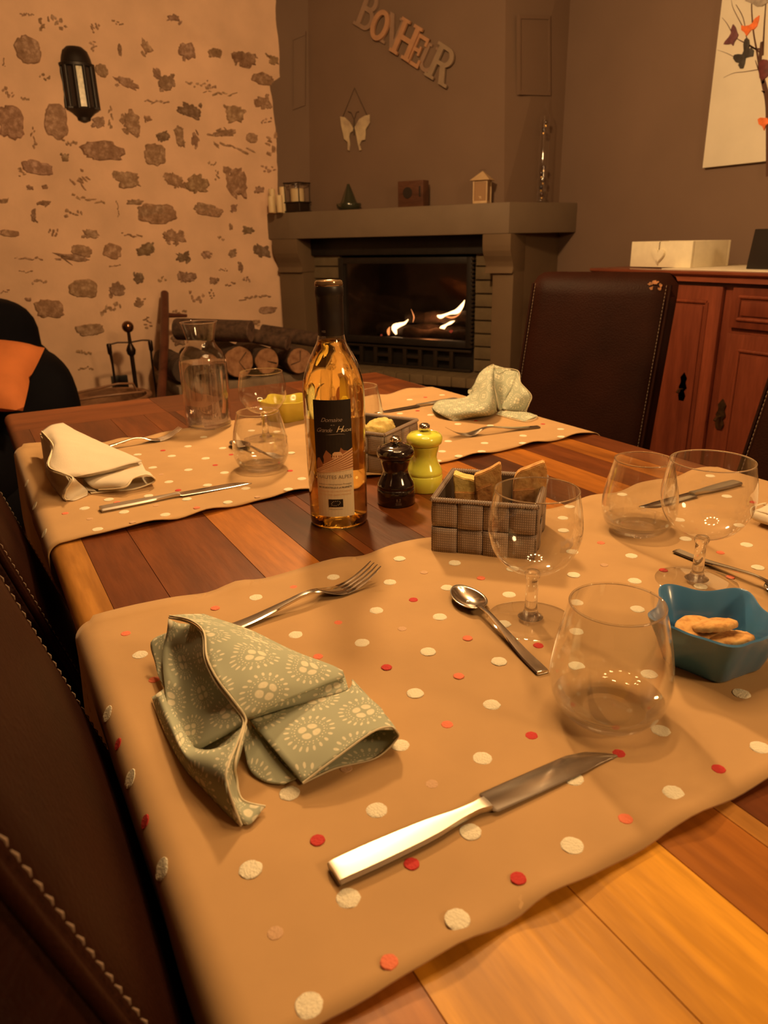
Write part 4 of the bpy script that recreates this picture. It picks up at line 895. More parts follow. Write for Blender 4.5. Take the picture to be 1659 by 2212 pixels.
# ================================================================== wall lantern on the stone wall
def sc(px, py): q = at_y(px, py, YB - .05); return q
pc = sc(172, 180); wl = thing('wall_lantern', 'black metal half-lantern fixed to the stone wall', 'wall lamp', (pc.x, YB - .03, pc.z))
m_wblk = M('matt_black_metal', (.022, .015, .013), .45, metal=.3); sx = (sc(177, 180) - sc(167, 180)).length/10; zt_ = sc(160, 97).z - pc.z; zb_ = sc(185, 265).z - pc.z
Rr = 38*sx; hgt = zt_ - zb_
def half(prof, name, mat, par, n=10):
    V, F = [], []
    for r, z in prof:
        for k in range(n + 1): a = PI + PI*k/n; V.append((r*math.cos(a), r*.8*math.sin(a), z))
    for i in range(len(prof)-1):
        for k in range(n): F.append((i*(n+1) + k, i*(n+1) + k + 1, (i+1)*(n+1) + k + 1, (i+1)*(n+1) + k))
    for i in range(len(prof)-1): F.append((i*(n+1), (i+1)*(n+1), (i+1)*(n+1) + n, i*(n+1) + n))
    return obj(name, V, F, mat, par, 30)
T = lambda f: lerp(zt_, zb_, f)
half([(.001, T(0)), (Rr*.45, T(.015)), (Rr*.72, T(.07)), (Rr*.85, T(.16)), (Rr*.9, T(.22)), (Rr*1.03, T(.235)), (Rr*1.03, T(.27)), (Rr*.92, T(.28))], 'cap', m_wblk, wl)
half([(Rr*.9, T(.80)), (Rr*1.0, T(.81)), (Rr*.95, T(.835)), (Rr*.7, T(.87)), (Rr*.42, T(.93)), (Rr*.38, T(.97)), (Rr*.1, T(1))], 'finial', m_wblk, wl)
m_wpane = M('pane_painted_reflection', (.62, .55, .40), .25, var=.25, vs=60); m_wpane_d = M('dark_pane', (.05, .035, .03), .2)  # pale middle pane: the reflection on the glass is painted as its colour
n = 5
for k in range(n):
    a0_, a1_ = PI + PI*k/n, PI + PI*(k+1)/n
    def rp(a, r): return (r*math.cos(a), r*.8*math.sin(a))
    i_ = .0
    A, B = rp(a0_, Rr*.86), rp(a1_, Rr*.86)
    obj('pane', [(A[0], A[1], T(.28)), (B[0], B[1], T(.28)), (B[0]*1.02, B[1]*1.02, T(.81)), (A[0]*1.02, A[1]*1.02, T(.81))], [(0, 1, 2, 3)], m_wpane if k == 2 else m_wpane_d, wl)
for k in range(n + 1):
    a = PI + PI*k/n; tube('rib', [(Rr*.89*math.cos(a), Rr*.72*math.sin(a), T(.27)), (Rr*.92*math.cos(a), Rr*.74*math.sin(a), T(.82))], .0115 if k not in (2, 3) else .0095, m_wblk, wl, 8)
link('back_plate', box_mesh('back_plate', -Rr*.8, Rr*.8, -.012, .03, T(.85), T(.12), .004), m_wblk, wl)
link('bottom_rail', box_mesh('bottom_rail', -Rr*.9, Rr*.9, -.05, .0, T(.83), T(.80), .003), m_wblk, wl)

# wall socket
pq = at_y(260, 828, YB - .045); sk = thing('wall_socket', 'small dark square wall socket low on the stone wall', 'socket', (pq.x, YB - .045, pq.z)); link('plate', box_mesh('plate', -.042, .042, -.008, .03, -.042, .042, .003), m_blk, sk); v, f = lathe_data([(0, 0), (.02, 0), (.02, .003), (.017, .003), (.016, .001), (0, .001)], 20); obj('outlet_ring', [(x, -.008 - z, y) for x, y, z in v], f, m_blk, sk, 40)

# ================================================================== fire irons, stick, basket
YT = 3.95
b0 = at_y(300, 866, YT); ball = at_y(276, 706, YT); m_ir = M('dark_forged_iron', (.035, .02, .014), .35, metal=.7); m_br2 = M('polished_brass_ball', (.20, .10, .05), .22, metal=.9)
ti = thing('fire_iron_stand', 'fire iron stand with brass ball top before the stone wall', 'fire irons', (ball.x, YT, 0))
zb0 = ball.z
lathe('base', [(0, 0), (.11, 0), (.11, .012), (.03, .03), (0, .03)], m_ir, ti, 28); tube('post', [(0, 0, .02), (0, 0, zb0 - .15), (0, 0, zb0 - .02)], [.011, .011, .008], m_ir, ti, 12)
lathe('collar', [(.006, -.09), (.02, -.075), (.024, -.055), (.016, -.035), (.008, -.02)], m_ir, ti, 20, loc=(0, 0, zb0 - .06)); lathe('ball', [(.029*math.sin(t), -.029*math.cos(t)) for t in [k*PI/14 for k in range(15)]], m_br2, ti, 24, loc=(0, 0, zb0))
zr = at_y(276, 740, YT).z; tube('cross_bar', [(-.115, 0, zr - .005), (-.06, 0, zr + .004), (0, 0, zr), (.06, 0, zr + .006), (.10, 0, zr + .002)], .004, m_ir, ti, 8)
for sgn, x, rr0, lab in ((-1, -.105, .0062, 'fire_shovel'), (1, .098, .005, 'poker')):
    g = tube(lab, [(x, -.012, zr + .004), (x + sgn*-.004, -.012, zr - .1), (x, -.012, .10)], [rr0*1.5, rr0, rr0], m_ir, None, 10); g.location = (ball.x, YT, 0)
    gg = lathe('handle', [(.004, -.055), (.011, -.045), (.012, -.005), (.008, .004), (0, .005)], m_ir, g, 16, loc=(x, -.012, zr))
    tag(g, 'iron %s hanging at the %s of the fire iron stand' % (('shovel', 'left') if sgn < 0 else ('poker', 'right')), 'fire iron', 'irons on the stand')
    if sgn < 0: link('shovel_pan', box_mesh('shovel_pan', x - .04, x + .04, -.02, -.005, .05, .16, .004), m_ir, g)
m_stick = wood_mat('peeled_red_wood', (.07, .02, .012), (.13, .042, .022), 'Z', 14, .45)
a = at_y(357, 634, 4.20); b = at_y(350, 862, 3.55); d = (b - a)/(b - a).length; bot = a + d*(a.z/-d.z)
st = thing('walking_stick', 'reddish wooden stick with a side branch leaning on the stone wall', 'stick', (bot.x, bot.y, 0))
pth = [bot.lerp(a, k/8) + Vector((.004*math.sin(k*1.3), 0, 0)) for k in range(9)]; under(tube('shaft', pth, [.022, .021, .022, .020, .022, .021, .023, .022, .021], m_stick, None, 14), st)
c0 = at_y(360, 681, 4.07); c1 = at_y(403, 682, 4.09); under(tube('side_branch', [c0, c0.lerp(c1, .5), c1], [.014, .011, .009], m_stick, None, 10), st)
m_wick2 = wood_mat('wicker', (.16, .075, .04), (.34, .17, .09), 'X', 40, .6)
pbk = at_y(205, 862, 3.72); bk = thing('wicker_basket', 'round wicker basket with a hoop handle by the sofa', 'basket', (pbk.x + .05, 3.72, 0))
zr = at_y(205, 858, 3.72).z; V, F = [], []
lathe('basket_body', [(0, 0), (.15, 0), (.165, .02), (.195, zr*.6), (.205, zr), (.19, zr), (.18, zr*.6), (.15, .03), (0, .03)], m_wick2, bk, 36)
for k in range(7): tube('woven_band', [((.168 + .04*(k/6))*math.cos(t), (.168 + .04*(k/6))*math.sin(t), .03 + (zr - .035)*k/6) for t in [q*2*PI/36 for q in range(37)]], .009, m_wick2, bk, 8)
tube('handle', [(-.2, .02, zr), (-.12, .0, zr + .03), (.06, -.02, zr + .055), (.13, -.02, zr + .05), (.15, .0, zr)], .0055, m_wick2, bk, 8); tube('handle', [(-.19, -.05, zr), (-.05, -.08, zr + .015), (.17, -.06, zr + .012)], .006, m_wick2, bk, 8)

# ================================================================== firewood
m_bark = M('dark_bark', (.075, .042, .027), .95, var=.45, vs=40, bump=.9, bs=45, stretch=(1, 1, 1)); 
def endgrain():
    m, N, L, P = new_mat('log_end_grain'); tc = N.new('ShaderNodeTexCoord'); w = N.new('ShaderNodeTexNoise'); w.inputs['Scale'].default_value = 30; w.inputs['Detail'].default_value = 6
    L.new(tc.outputs['Object'], w.inputs['Vector']); cr = N.new('ShaderNodeValToRGB'); cr.color_ramp.elements[0].position = .3; cr.color_ramp.elements[0].color = (.20, .09, .042, 1); cr.color_ramp.elements[1].position = .65; cr.color_ramp.elements[1].color = (.40, .21, .11, 1)
    L.new(w.outputs['Fac'], cr.inputs[0]); L.new(cr.outputs[0], P.inputs['Base Color']); P.inputs['Roughness'].default_value = .9
    bp = N.new('ShaderNodeBump'); bp.inputs['Strength'].default_value = .4; L.new(w.outputs['Fac'], bp.inputs['Height']); L.new(bp.outputs[0], P.inputs['Normal']); return m
m_end = endgrain(); m_end_d = M('weathered_log_end', (.13, .075, .052), .9, var=.3, vs=40, bump=.4); m_crack = M('log_crack', (.03, .018, .012), .95)
def log(px, py, y, rad, axis, length, label, endm=None, seed=0):
    e = at_y(px, py, y); ax = Vector(axis).normalized(); rl = random.Random(seed); n = 22
    t = thing('firewood_log', label, 'log', tuple(e), 0, 'stacked firewood logs'); s = ax.cross(UZ).normalized(); u = s.cross(ax)
    prof = [1 + .10*mnoise.noise((math.cos(2*PI*k/n)*1.5, math.sin(2*PI*k/n)*1.5, seed*3.1)) for k in range(n)]
    V, F = [], []; m_ = 7
    for i in range(m_ + 1):
        for k in range(n): a = 2*PI*k/n; r = rad*prof[k]*(1 + .05*mnoise.noise((i*.9, k*.5, seed))); V.append(ax*(length*i/m_) + (s*math.cos(a) + u*math.sin(a))*r)
    for i in range(m_):
        for k in range(n): F.append((i*n + k, i*n + (k+1) % n, (i+1)*n + (k+1) % n, (i+1)*n + k))
    F.append(tuple(range(m_*n, (m_+1)*n))); obj('bark', V, F, m_bark, t, 50)
    E_, FE = [ax*-.002], []
    for q in (.5, .93): E_ += [ax*(-.002 + (.001 if q < .9 else 0)) + (s*math.cos(2*PI*k/n) + u*math.sin(2*PI*k/n))*rad*prof[k]*q for k in range(n)]
    E_ += [ax*.004 + (s*math.cos(2*PI*k/n) + u*math.sin(2*PI*k/n))*rad*prof[k]*.985 for k in range(n)]
    FE = [(0, 1 + k, 1 + (k+1) % n) for k in range(n)] + [(1 + q*n + k, 1 + q*n + (k+1) % n, 1 + (q+1)*n + (k+1) % n, 1 + (q+1)*n + k) for q in range(2) for k in range(n)]
    obj('cut_end', E_, FE, endm or m_end, t, 40)
    for q in range(2):
        a = rl.uniform(0, 2*PI); d1_ = s*math.cos(a) + u*math.sin(a); d2_ = d1_.cross(ax); obj('crack', [ax*-.0035 - d2_*.0015, ax*-.0035 + d2_*.0015, ax*-.0035 + d1_*rad*.8 + d2_*.0025, ax*-.0035 + d1_*rad*.8 - d2_*.0025], [(0, 1, 2, 3)], m_crack, t)
    return t
BK = (.12, 1, .0)
log(516, 782, 3.66, .079, (.02, 1, 0), .42, 'large pale-ended log in the lower row, behind the carafe', None, 1); log(577, 780, 3.66, .066, (.05, 1, 0), .42, 'pale-ended log in the middle of the lower row', None, 2); log(648, 780, 3.62, .068, (.10, 1, 0), .36, 'pale-ended log in the lower row beside the wine bottle', None, 3)
log(542, 716, 3.62, .055, (-.75, .66, .03), .40, 'dark thick log lying on top of the log pile', m_end_d, 4); log(622, 742, 3.60, .036, (-.68, .70, .19), .42, 'thin dark log slanting over the pale-ended logs', m_end_d, 5); log(692, 736, 3.66, .038, (-.68, .72, .12), .34, 'thin dark log at the right of the pile by the fireplace', m_end_d, 6)
log(398, 800, 3.70, .064, (.0, 1, 0), .40, 'dark log at the left end of the pile, beside the stick', M('dark_log_end', (.055, .035, .026), .9, var=.3, vs=30), 7); log(452, 790, 3.72, .058, (0, 1, 0), .38, 'pale-ended log seen through the carafe', None, 8)
zl = at_y(648, 780, 3.62).z - .068
m_ledge = M('grey_stone_ledge', (.22, .165, .115), .8, var=.2, vs=14, bump=.3, bs=50)
lg = thing('log_bench', 'low grey stone bench carrying the firewood pile', 'bench', (1.24, 3.95, 0))
link('bench_top', box_mesh('bench_top', -.36, .36, -.28, .29, zl - .06, zl - .006, .006), m_ledge, lg)
for xx in (-.28, 0, .28): link('bench_support', box_mesh('bench_support', xx - .06, xx + .06, -.26, .27, 0, zl - .06, .005), m_ledge, lg)

# ================================================================== sofa and cushion
m_navy = M('navy_velvet', (.0045, .0045, .007), .85, var=.3, vs=6, bump=.1, bs=300, spec=.1); m_ocean = M('orange_cushion_fabric', (.56, .17, .045), .85, var=.1, vs=12, bump=.2, bs=350)
so = thing('sofa', 'dark navy sofa with rounded back and arm before the stone wall', 'sofa', (-.5, 3.6, 0))
def soft_box(name, b, p, mat, par, n=14, tilt=None):
    """superellipsoid cushion block"""
    x0, x1, y0, y1, z0, z1 = b; V, F = [], []; c_ = Vector(((x0+x1)/2, (y0+y1)/2, (z0+z1)/2)); h_ = Vector(((x1-x0)/2, (y1-y0)/2, (z1-z0)/2))
    def sg(a, e): return math.copysign(abs(a)**e, a)
    nu, nv = 40, 20
    for j in range(nv + 1):
        v = -PI/2 + PI*j/nv
        for i in range(nu): u = 2*PI*i/nu; V.append((c_.x + h_.x*sg(math.cos(v), p)*sg(math.cos(u), p), c_.y + h_.y*sg(math.cos(v), p)*sg(math.sin(u), p), c_.z + h_.z*sg(math.sin(v), p)))
    for j in range(nv):
        for i in range(nu): F.append((j*nu + i, j*nu + (i+1) % nu, (j+1)*nu + (i+1) % nu, (j+1)*nu + i))
    return obj(name, V, F, mat, par, 80)
def sb_(name, b, p): return under(soft_box(name, b, p, m_navy, None), so)
q = at_y(75, 700, 3.85); q2 = at_y(0, 640, 3.85)
sb_('back_cushion', (-1.5, q.x + .012, 3.65, 4.12, .25, q2.z + .012), .33); qa = at_y(168, 832, 3.45); qb = at_y(95, 730, 3.75)
sb_('armrest', (-.02, qa.x + .005, 3.28, 3.95, .02, at_y(150, 775, 3.45).z + .03), .55); sb_('arm_back', (.02, at_y(125, 770, 3.85).x, 3.6, 4.12, .05, qb.z - .01), .62); sb_('seat_cushion', (-1.4, .1, 2.95, 3.75, .14, .44), .4); sb_('base', (-1.5, .16, 3.0, 4.1, .04, .24), .3)
cu = thing('throw_cushion', 'orange throw cushion lying on the navy sofa', 'cushion', tuple(at_y(85, 755, 3.25) - Vector((.235, .10, .052))))
K_ = .20; V, F = [], []; n = 18
for sgn in (1, -1):
    for j in range(n + 1):
        for i in range(n + 1):
            u, v = i/n*2 - 1, j/n*2 - 1; th = .065*((1 - u**4)*(1 - v**4))**.6; pin = 1 - .10*(1 - abs(u*v)**.5)*(max(abs(u), abs(v)))**3
            V.append((u*K_*pin, -sgn*th, v*K_*pin))
for s_ in range(2):
    for j in range(n):
        for i in range(n): k = s_*(n+1)**2 + j*(n+1) + i; F.append((k, k+1, k+n+2, k+n+1) if s_ == 0 else (k, k+n+1, k+n+2, k+1))
co = obj('cushion_cover', V, F, m_ocean, cu, 80); co.data.transform(Matrix.Rotation(math.radians(-62), 4, 'X') @ Matrix.Rotation(math.radians(20), 4, 'Y'))

# ================================================================== lamps (above the frame)
m_bulb = emit_mat('lamp_bulb_glow', (1, .7, .4), 14.0); m_chr = M('chandelier_metal', (.35, .3, .25), .3, metal=.9)
ch = thing('chandelier', 'ring chandelier with ten small bulbs above the table', 'chandelier', (CHX, CHY, CHZ))
tube('ring', [(.2*math.cos(t), .2*math.sin(t), .045) for t in [k*2*PI/40 for k in range(41)]], .006, m_chr, ch, 8); tube('stem', [(0, 0, .05), (0, 0, ZC - CHZ)], .006, m_chr, ch, 8)
for k in range(5): a = k*2*PI/5; tube('arm', [(0, 0, .10), (.1*math.cos(a), .1*math.sin(a), .085), (.2*math.cos(a), .2*math.sin(a), .045)], .004, m_chr, ch, 8)
lathe('canopy', [(0, 0), (.05, 0), (.06, -.0), (.06, -.02), (.01, -.035)], m_chr, ch, 24, loc=(0, 0, ZC - CHZ))
for bx0, by0, bz0 in BULBS: lathe('socket', [(0, .042), (.008, .042), (.008, .012), (.006, .010)], m_chr, ch, 10, loc=(bx0 - CHX, by0 - CHY, 0))
for (lx, ly, lz), lab in ((LAMP_POS, 'pendant lamp on a cord between table and fireplace'), (SIDE_POS, 'pendant lamp on a short cord at the near end of the room')):
    cl = thing('pendant_lamp', lab, 'pendant lamp', (lx, ly, ZC)); lathe('ceiling_rose', [(0, 0), (.05, 0), (.05, -.015), (.01, -.03)], m_chr, cl, 28); hz_ = ZC - lz - (.075 if lz < 2.1 else .205); tube('cord', [(0, 0, -.02), (0, 0, -max(.03, hz_))], .003, m_chr, cl, 6)
# ================================================================== glassware
m_glass = glass_mat('clear_table_glass'); m_gsolid = refr_mat('solid_glass', (1, 1, 1), 1.45, clear=.12)
def wine_glass(loc, label, h=.131, sc_=1.0):
    t = thing('wine_glass', label, 'wine glass', loc, 0, 'stemmed balloon wine glasses on the table'); k = h/.131
    bowl = [(.004, .0505), (.010, .0515), (.020, .0550), (.030, .0625), (.0375, .0735), (.0415, .0855), (.0425, .095), (.0415, .108), (.0395, .120), (.0372, .131)]
    bowl = curve_pts(bowl, 4); lathe('bowl', [(r*sc_, z*k) for r, z in bowl], m_glass, t, 64, 80)
    tube('rim', [(.0372*sc_*math.cos(a), .0372*sc_*math.sin(a), h) for a in [i*2*PI/64 for i in range(65)]], .0007, m_gsolid, t, 8)
    lathe('stem', [(0, .0035), (.012, .0045), (.0078, .0075), (.0062, .012), (.0057, .02), (.0057, .043), (.0080, .0490), (.006, .0515), (0, .0520)], m_gsolid, t, 32, 80)
    lathe('foot', [(0, .0048), (.013, .0042), (.030, .0024), (.0405, .0012), (.0413, .0007), (.0405, .0002), (.02, .0004), (0, .0008)], m_glass, t, 64, 50)
    return t
def tumbler(loc, label, h=.094):
    t = thing('tumbler', label, 'tumbler', loc, 0, 'rounded stemless water tumblers on the table'); k = h/.094
    out = curve_pts([(.0285, .0), (.0335, .004), (.0395, .012), (.0432, .022), (.0446, .034), (.0436, .048), (.0408, .065), (.0370, .081), (.0335, .094)], 4)
    lathe('wall', [(r, z*k) for r, z in out], m_glass, t, 64, 80)
    tube('rim', [(.0335*math.cos(a), .0335*math.sin(a), h) for a in [i*2*PI/64 for i in range(65)]], .0008, m_gsolid, t, 8)
    b = [(0, .0025), (.012, .0018), (.0245, .0004), (.0282, .0004), (.033, .0045), (.0385, .0115), (.0405, .0155), (.036, .0130), (.028, .0105), (.016, .0085), (.006, .0090), (0, .0095)]
    lathe('thick_base', b, m_gsolid, t, 64, 40)
    inn = curve_pts([(.0405, .0155), (.0425, .022), (.0437, .034), (.0427, .048), (.0399, .065), (.0361, .081), (.0327, .094)], 3)
    lathe('inner_wall', [(r, z*k) for r, z in inn], m_glass, t, 64, 80)
    return t
ON = TZ + .0026
def on_t(px, py, z=ON): p = at_z(px, py, TZ); return (p.x, p.y, z)
wine_glass(on_t(1145, 1345), 'nearest wine glass, in front of the woven bread basket', .131)
wine_glass(on_t(1503, 1262), 'wine glass at the right, with its foot beside the blue bowl', .132, 1.06)
wine_glass(on_t(575, 950), 'wine glass at the left, behind the left tumbler', .124, 1.03)
wine_glass((.602, 1.262, ON), 'wine glass farthest back, half hidden by the bottle', .131)
tumbler(on_t(1310, 1548), 'nearest tumbler, left of the blue bowl'); tumbler(on_t(1375, 1150), 'tumbler behind the right-hand wine glass', .091); tumbler(on_t(567, 1015), 'tumbler in front of the left wine glass', .093); tumbler((.612, 1.195, ON), 'tumbler behind the wine bottle, beside the farthest wine glass')
# carafe
cp = on_t(453, 925); cf = thing('water_carafe', 'flared clear glass carafe of water on the far left of the table', 'carafe', (cp[0], cp[1], TZ + .003))
cpf = curve_pts([(.040, 0), (.0432, .004), (.0440, .012), (.0452, .06), (.0455, .11), (.0445, .130), (.040, .145), (.0315, .156), (.0262, .166), (.0268, .174), (.0305, .190), (.0345, .2035)], 4)
lathe('glass_wall', cpf, m_glass, cf, 64, 80); tube('lip', [(.0345*math.cos(a), .0345*math.sin(a), .2035) for a in [i*2*PI/64 for i in range(65)]], .0011, m_gsolid, cf, 8)
lathe('glass_base', [(0, .001), (.036, .0005), (.0425, .004), (.0432, .009), (.040, .0115), (0, .013)], m_gsolid, cf, 48, 40)
o = lathe('water', [(0, .0140), (.0400, .0125), (.0425, .016), (.0437, .06), (.0440, .11), (.0432, .1275), (.0425, .1290), (0, .1285)], refr_mat('water', (1, 1, 1), 1.33, clear=.3), cf, 64, 40); o['label'] = 'clear still water'

# ================================================================== wine bottle
bp_ = on_t(733, 1125); bt = thing('wine_bottle', 'tall clear bottle of golden white wine with black capsule and label', 'bottle', (bp_[0], bp_[1], TZ + .0005))
body = curve_pts([(.0355, .003), (.0366, .008), (.0368, .05), (.0374, .12), (.0378, .160), (.0372, .176), (.0345, .192), (.0295, .207), (.0222, .221), (.0172, .231), (.0150, .2395), (.0147, .2415)], 5)
wine = [(0, .020), (.012, .018), (.024, .010), (.031, .004), (.0338, .003)] + [(r, z) for r, z in body if z < .2335] + [(.0120, .2338), (0, .2334)]
m_wine = refr_mat('golden_wine', (1.0, .88, .56), 1.34)
o = lathe('wine', wine, m_wine, bt, 64, 60); o['label'] = 'golden white wine'
m_bglass = glass_mat('bottle_glass', (.97, .97, .93))
lathe('glass', [(.030, .0005), (.0350, .001), (.0358, .003)] + [(r + .0006, z) for r, z in body], m_bglass, bt, 64, 70)
lathe('punt', [(0, .018), (.011, .0165), (.022, .009), (.029, .0025), (.0325, .0008), (.035, .0025), (.032, .0032), (.024, .0098), (.012, .0178), (0, .0198)], m_gsolid, bt, 48, 40)
m_caps = M('black_foil_capsule', (.012, .009, .009), .38, spec=.5); m_capr = M('glassy_capsule_ring', (.30, .20, .11), .12, metal=.7)
lathe('capsule', [(.0155, .2385), (.0158, .2395), (.0160, .262), (.0161, .283), (.0170, .2845), (.0170, .2935), (.0163, .2955), (.0160, .2960)], m_caps, bt, 48, 40)
lathe('bottle_mouth', [(.0159, .2950), (.0166, .2962), (.0168, .2985), (.0160, .3010), (.0145, .3018), (.0125, .3010), (.0115, .2975), (0, .2970)], m_capr, bt, 48, 40)
ang0 = math.atan2(-bp_[1], -bp_[0]) - math.radians(5)
LH0, LH1 = .019, .1675; LWH = .0236
def lab_r(z): return lerp(.0366, .0378, max(0, min(1, z/.16)))
def cyl_obj(name, polys, mat, off, parent, cut=.004, r_fn=lab_r):
    bm = bmesh.new()
    for p in polys: 
        try: bm.faces.new([bm.verts.new((x, y, 0)) for x, y in p])
        except ValueError: pass
    x = -LWH*2.4
    while x < LWH*2.4:
        bmesh.ops.bisect_plane(bm, geom=list(bm.verts) + list(bm.edges) + list(bm.faces), plane_co=(x, 0, 0), plane_no=(1, 0, 0)); x += cut
    for v in bm.verts:
        s_, z = v.co.x, v.co.y; r = r_fn(z) + .0008 + off; a = ang0 + s_/r_fn(z); v.co = Vector((r*math.cos(a), r*math.sin(a), z))
    me = bpy.data.meshes.new(name); bm.to_mesh(me); bm.free(); return link(name, me, mat, parent)
def lf(f, g): return (lerp(-LWH, LWH, f), lerp(LH1, LH0, g))
m_paper = M('cream_label_paper', (.78, .66, .44), .7); m_black = M('label_black', (.010, .007, .007), .45); m_rust = M('label_rust', (.36, .14, .055), .6); m_gold = M('label_pale_copper', (.75, .48, .27), .5); m_grey = M('label_grey_ink', (.30, .24, .17), .7); m_silver = M('label_silver_ink', (.36, .29, .25), .45); m_ink = M('label_dark_ink', (.08, .06, .05), .7)
lb = cyl_obj('label', [[lf(0, 0), lf(1, 0), lf(1, 1), lf(.5, 1.0), lf(0, 1)][::-1]], m_paper, 0, bt); lb['label'] = 'black and cream paper label'
cyl_obj('label_black_field', [[lf(0, 0), lf(1, 0), lf(1, .415), lf(.02, .60), lf(0, .60)]], m_black, .00012, lb)
trees = [[lf(.02, .585), lf(.02, .52), lf(.06, .485), lf(.12, .48), (lf(.17, .51)), lf(.24, .55), lf(.2, .575)], [lf(.20, .56), lf(.24, .50), lf(.22, .47), lf(.27, .44), lf(.31, .415), lf(.38, .435), lf(.45, .455), lf(.43, .47), lf(.55, .485), lf(.40, .52)], [lf(.60, .47), lf(.64, .435), lf(.69, .395), lf(.76, .42), lf(.86, .425), lf(.80, .445)]]
cyl_obj('label_trees', trees, m_rust, .0002, lb)
cyl_obj('label_house', [[lf(.46, .485), lf(.47, .445), lf(.52, .43), lf(.68, .43), lf(.73, .455), lf(.72, .47), lf(.6, .485)]], m_gold, .00026, lb); cyl_obj('label_house_windows', [[lf(a, .475), lf(a + .03, .475), lf(a + .03, .46), lf(a, .46)] for a in (.49, .55, .62, .67)], m_rust, .00032, lb)
rowp = []; rowd = []
for k in range(8):
    a0_, b0_ = .575 + .012*k, .405 + .024*k
    if k % 1 == 0: rowp.append([lf(.0 if k > 0 else .2, min(.612, a0_ - (.034 if k == 0 else 0))), lf(1, b0_), lf(1, b0_ + .013), lf(.0 if k > 0 else .2, min(.615, a0_ + .008 - (.034 if k == 0 else 0)))])
hill = [lf(0, .585), lf(.2, .56), lf(1, .405), lf(1, .585), lf(.55, .60), lf(0, .615)]
cyl_obj('label_hill', [hill], m_rust, .00022, lb); cyl_obj('label_vine_rows', rowp, m_gold, .00030, lb)
def lab_text(body, f, g, size, mat, shear=0.0, spacing=1.0, name='lettering', bold=0.0, r_fn=lab_r, par=None, off=.0004, width=None):
    me = text_mesh(body, size, 0, shear, 'CENTER', spacing, 0, 3, bold); c0 = lf(f, g); bm = bmesh.new(); bm.from_mesh(me)
    if width:
        xs = [v.co.x for v in bm.verts]; k = width/(max(xs) - min(xs))
        for v in bm.verts: v.co.x *= k
    for v in bm.verts:
        s_, z = c0[0] + v.co.x, c0[1] + v.co.y - size*.35; r = r_fn(z) + .0008 + off; a = ang0 + s_/r_fn(z); v.co = Vector((r*math.cos(a), r*math.sin(a), z))
    bm.to_mesh(me); bm.free(); return link(name, me, mat, par or lb)
lab_text('Domaine', .47, .160, .0072, m_silver, .45, .95); lab_text('de la', .50, .203, .0026, m_silver, .3); lab_text('Grande', .27, .245, .0074, m_silver, .5, .85); lab_text('H', .66, .238, .0108, m_paper, .45); lab_text('AUCHE', .855, .252, .0044, m_paper, .15, 1.0, width=.0125)
cyl_obj('label_flourish', [[lf(.30, .286), lf(.45, .281), lf(.65, .277), lf(.78, .281), lf(.82, .288), lf(.78, .284), lf(.65, .280), lf(.45, .284)]], m_silver, .0004, lb)
lab_text('HAUTES ALPES', .5, .645, .0066, m_grey, width=.0425); lab_text('Indication Géographique Protégée', .5, .708, .0029, m_grey, width=.0415); lab_text('MIS EN BOUTEILLE À LA PROPRIÉTÉ', .5, .738, .0030, m_ink, width=.0415, bold=.00004); lab_text('DOMAINE DES HAUTES VIGNES', .5, .770, .0028, m_gold, width=.041); lab_text('05 HAUTES ALPES FRANCE', .5, .800, .0028, m_gold, width=.040)
cyl_obj('organic_mark', [[lf(.31, .842), lf(.69, .842), lf(.69, .912), lf(.31, .912)]], m_black, .0002, lb)
def mini(f, g, r): c0 = lf(f, g); return [(c0[0] + r*math.cos(2*PI*k/5 - PI/2), c0[1] + r*math.sin(2*PI*k/5 - PI/2)) for k in range(5)]
cyl_obj('organic_mark_stars', [mini(f, g, .0005) for f, g in ((.40, .893), (.39, .880), (.41, .868), (.45, .861), (.50, .858), (.55, .857), (.60, .862), (.615, .873), (.59, .884), (.555, .892), (.50, .897), (.45, .897))], m_paper, .0004, lb)
lab_text('AGRICULTURE FRANCE', .5, .93, .0020, m_grey, width=.0165)
cap_r = lambda z: .0158
for k, tx in enumerate(('VES', 'TES', 'INES')): lab_text(tx, .34, -.50 - .0 + .045*k - .02, .0036, m_silver, r_fn=cap_r, par=bt, off=-.0002, name='capsule_lettering')
# back label, seen through the wine
V, F = [], []
for k in range(17):
    a = ang0 + PI + lerp(-.95, .95, k/16)
    for z in (.062, .132): V.append(((lab_r(z) + .0012)*math.cos(a), (lab_r(z) + .0012)*math.sin(a), z))
for k in range(16): F.append((2*k, 2*k+2, 2*k+3, 2*k+1))
bl = obj('back_label', V, F, M('back_label_paper', (.80, .62, .30), .7), bt); bl['label'] = 'paper back label seen through the wine'

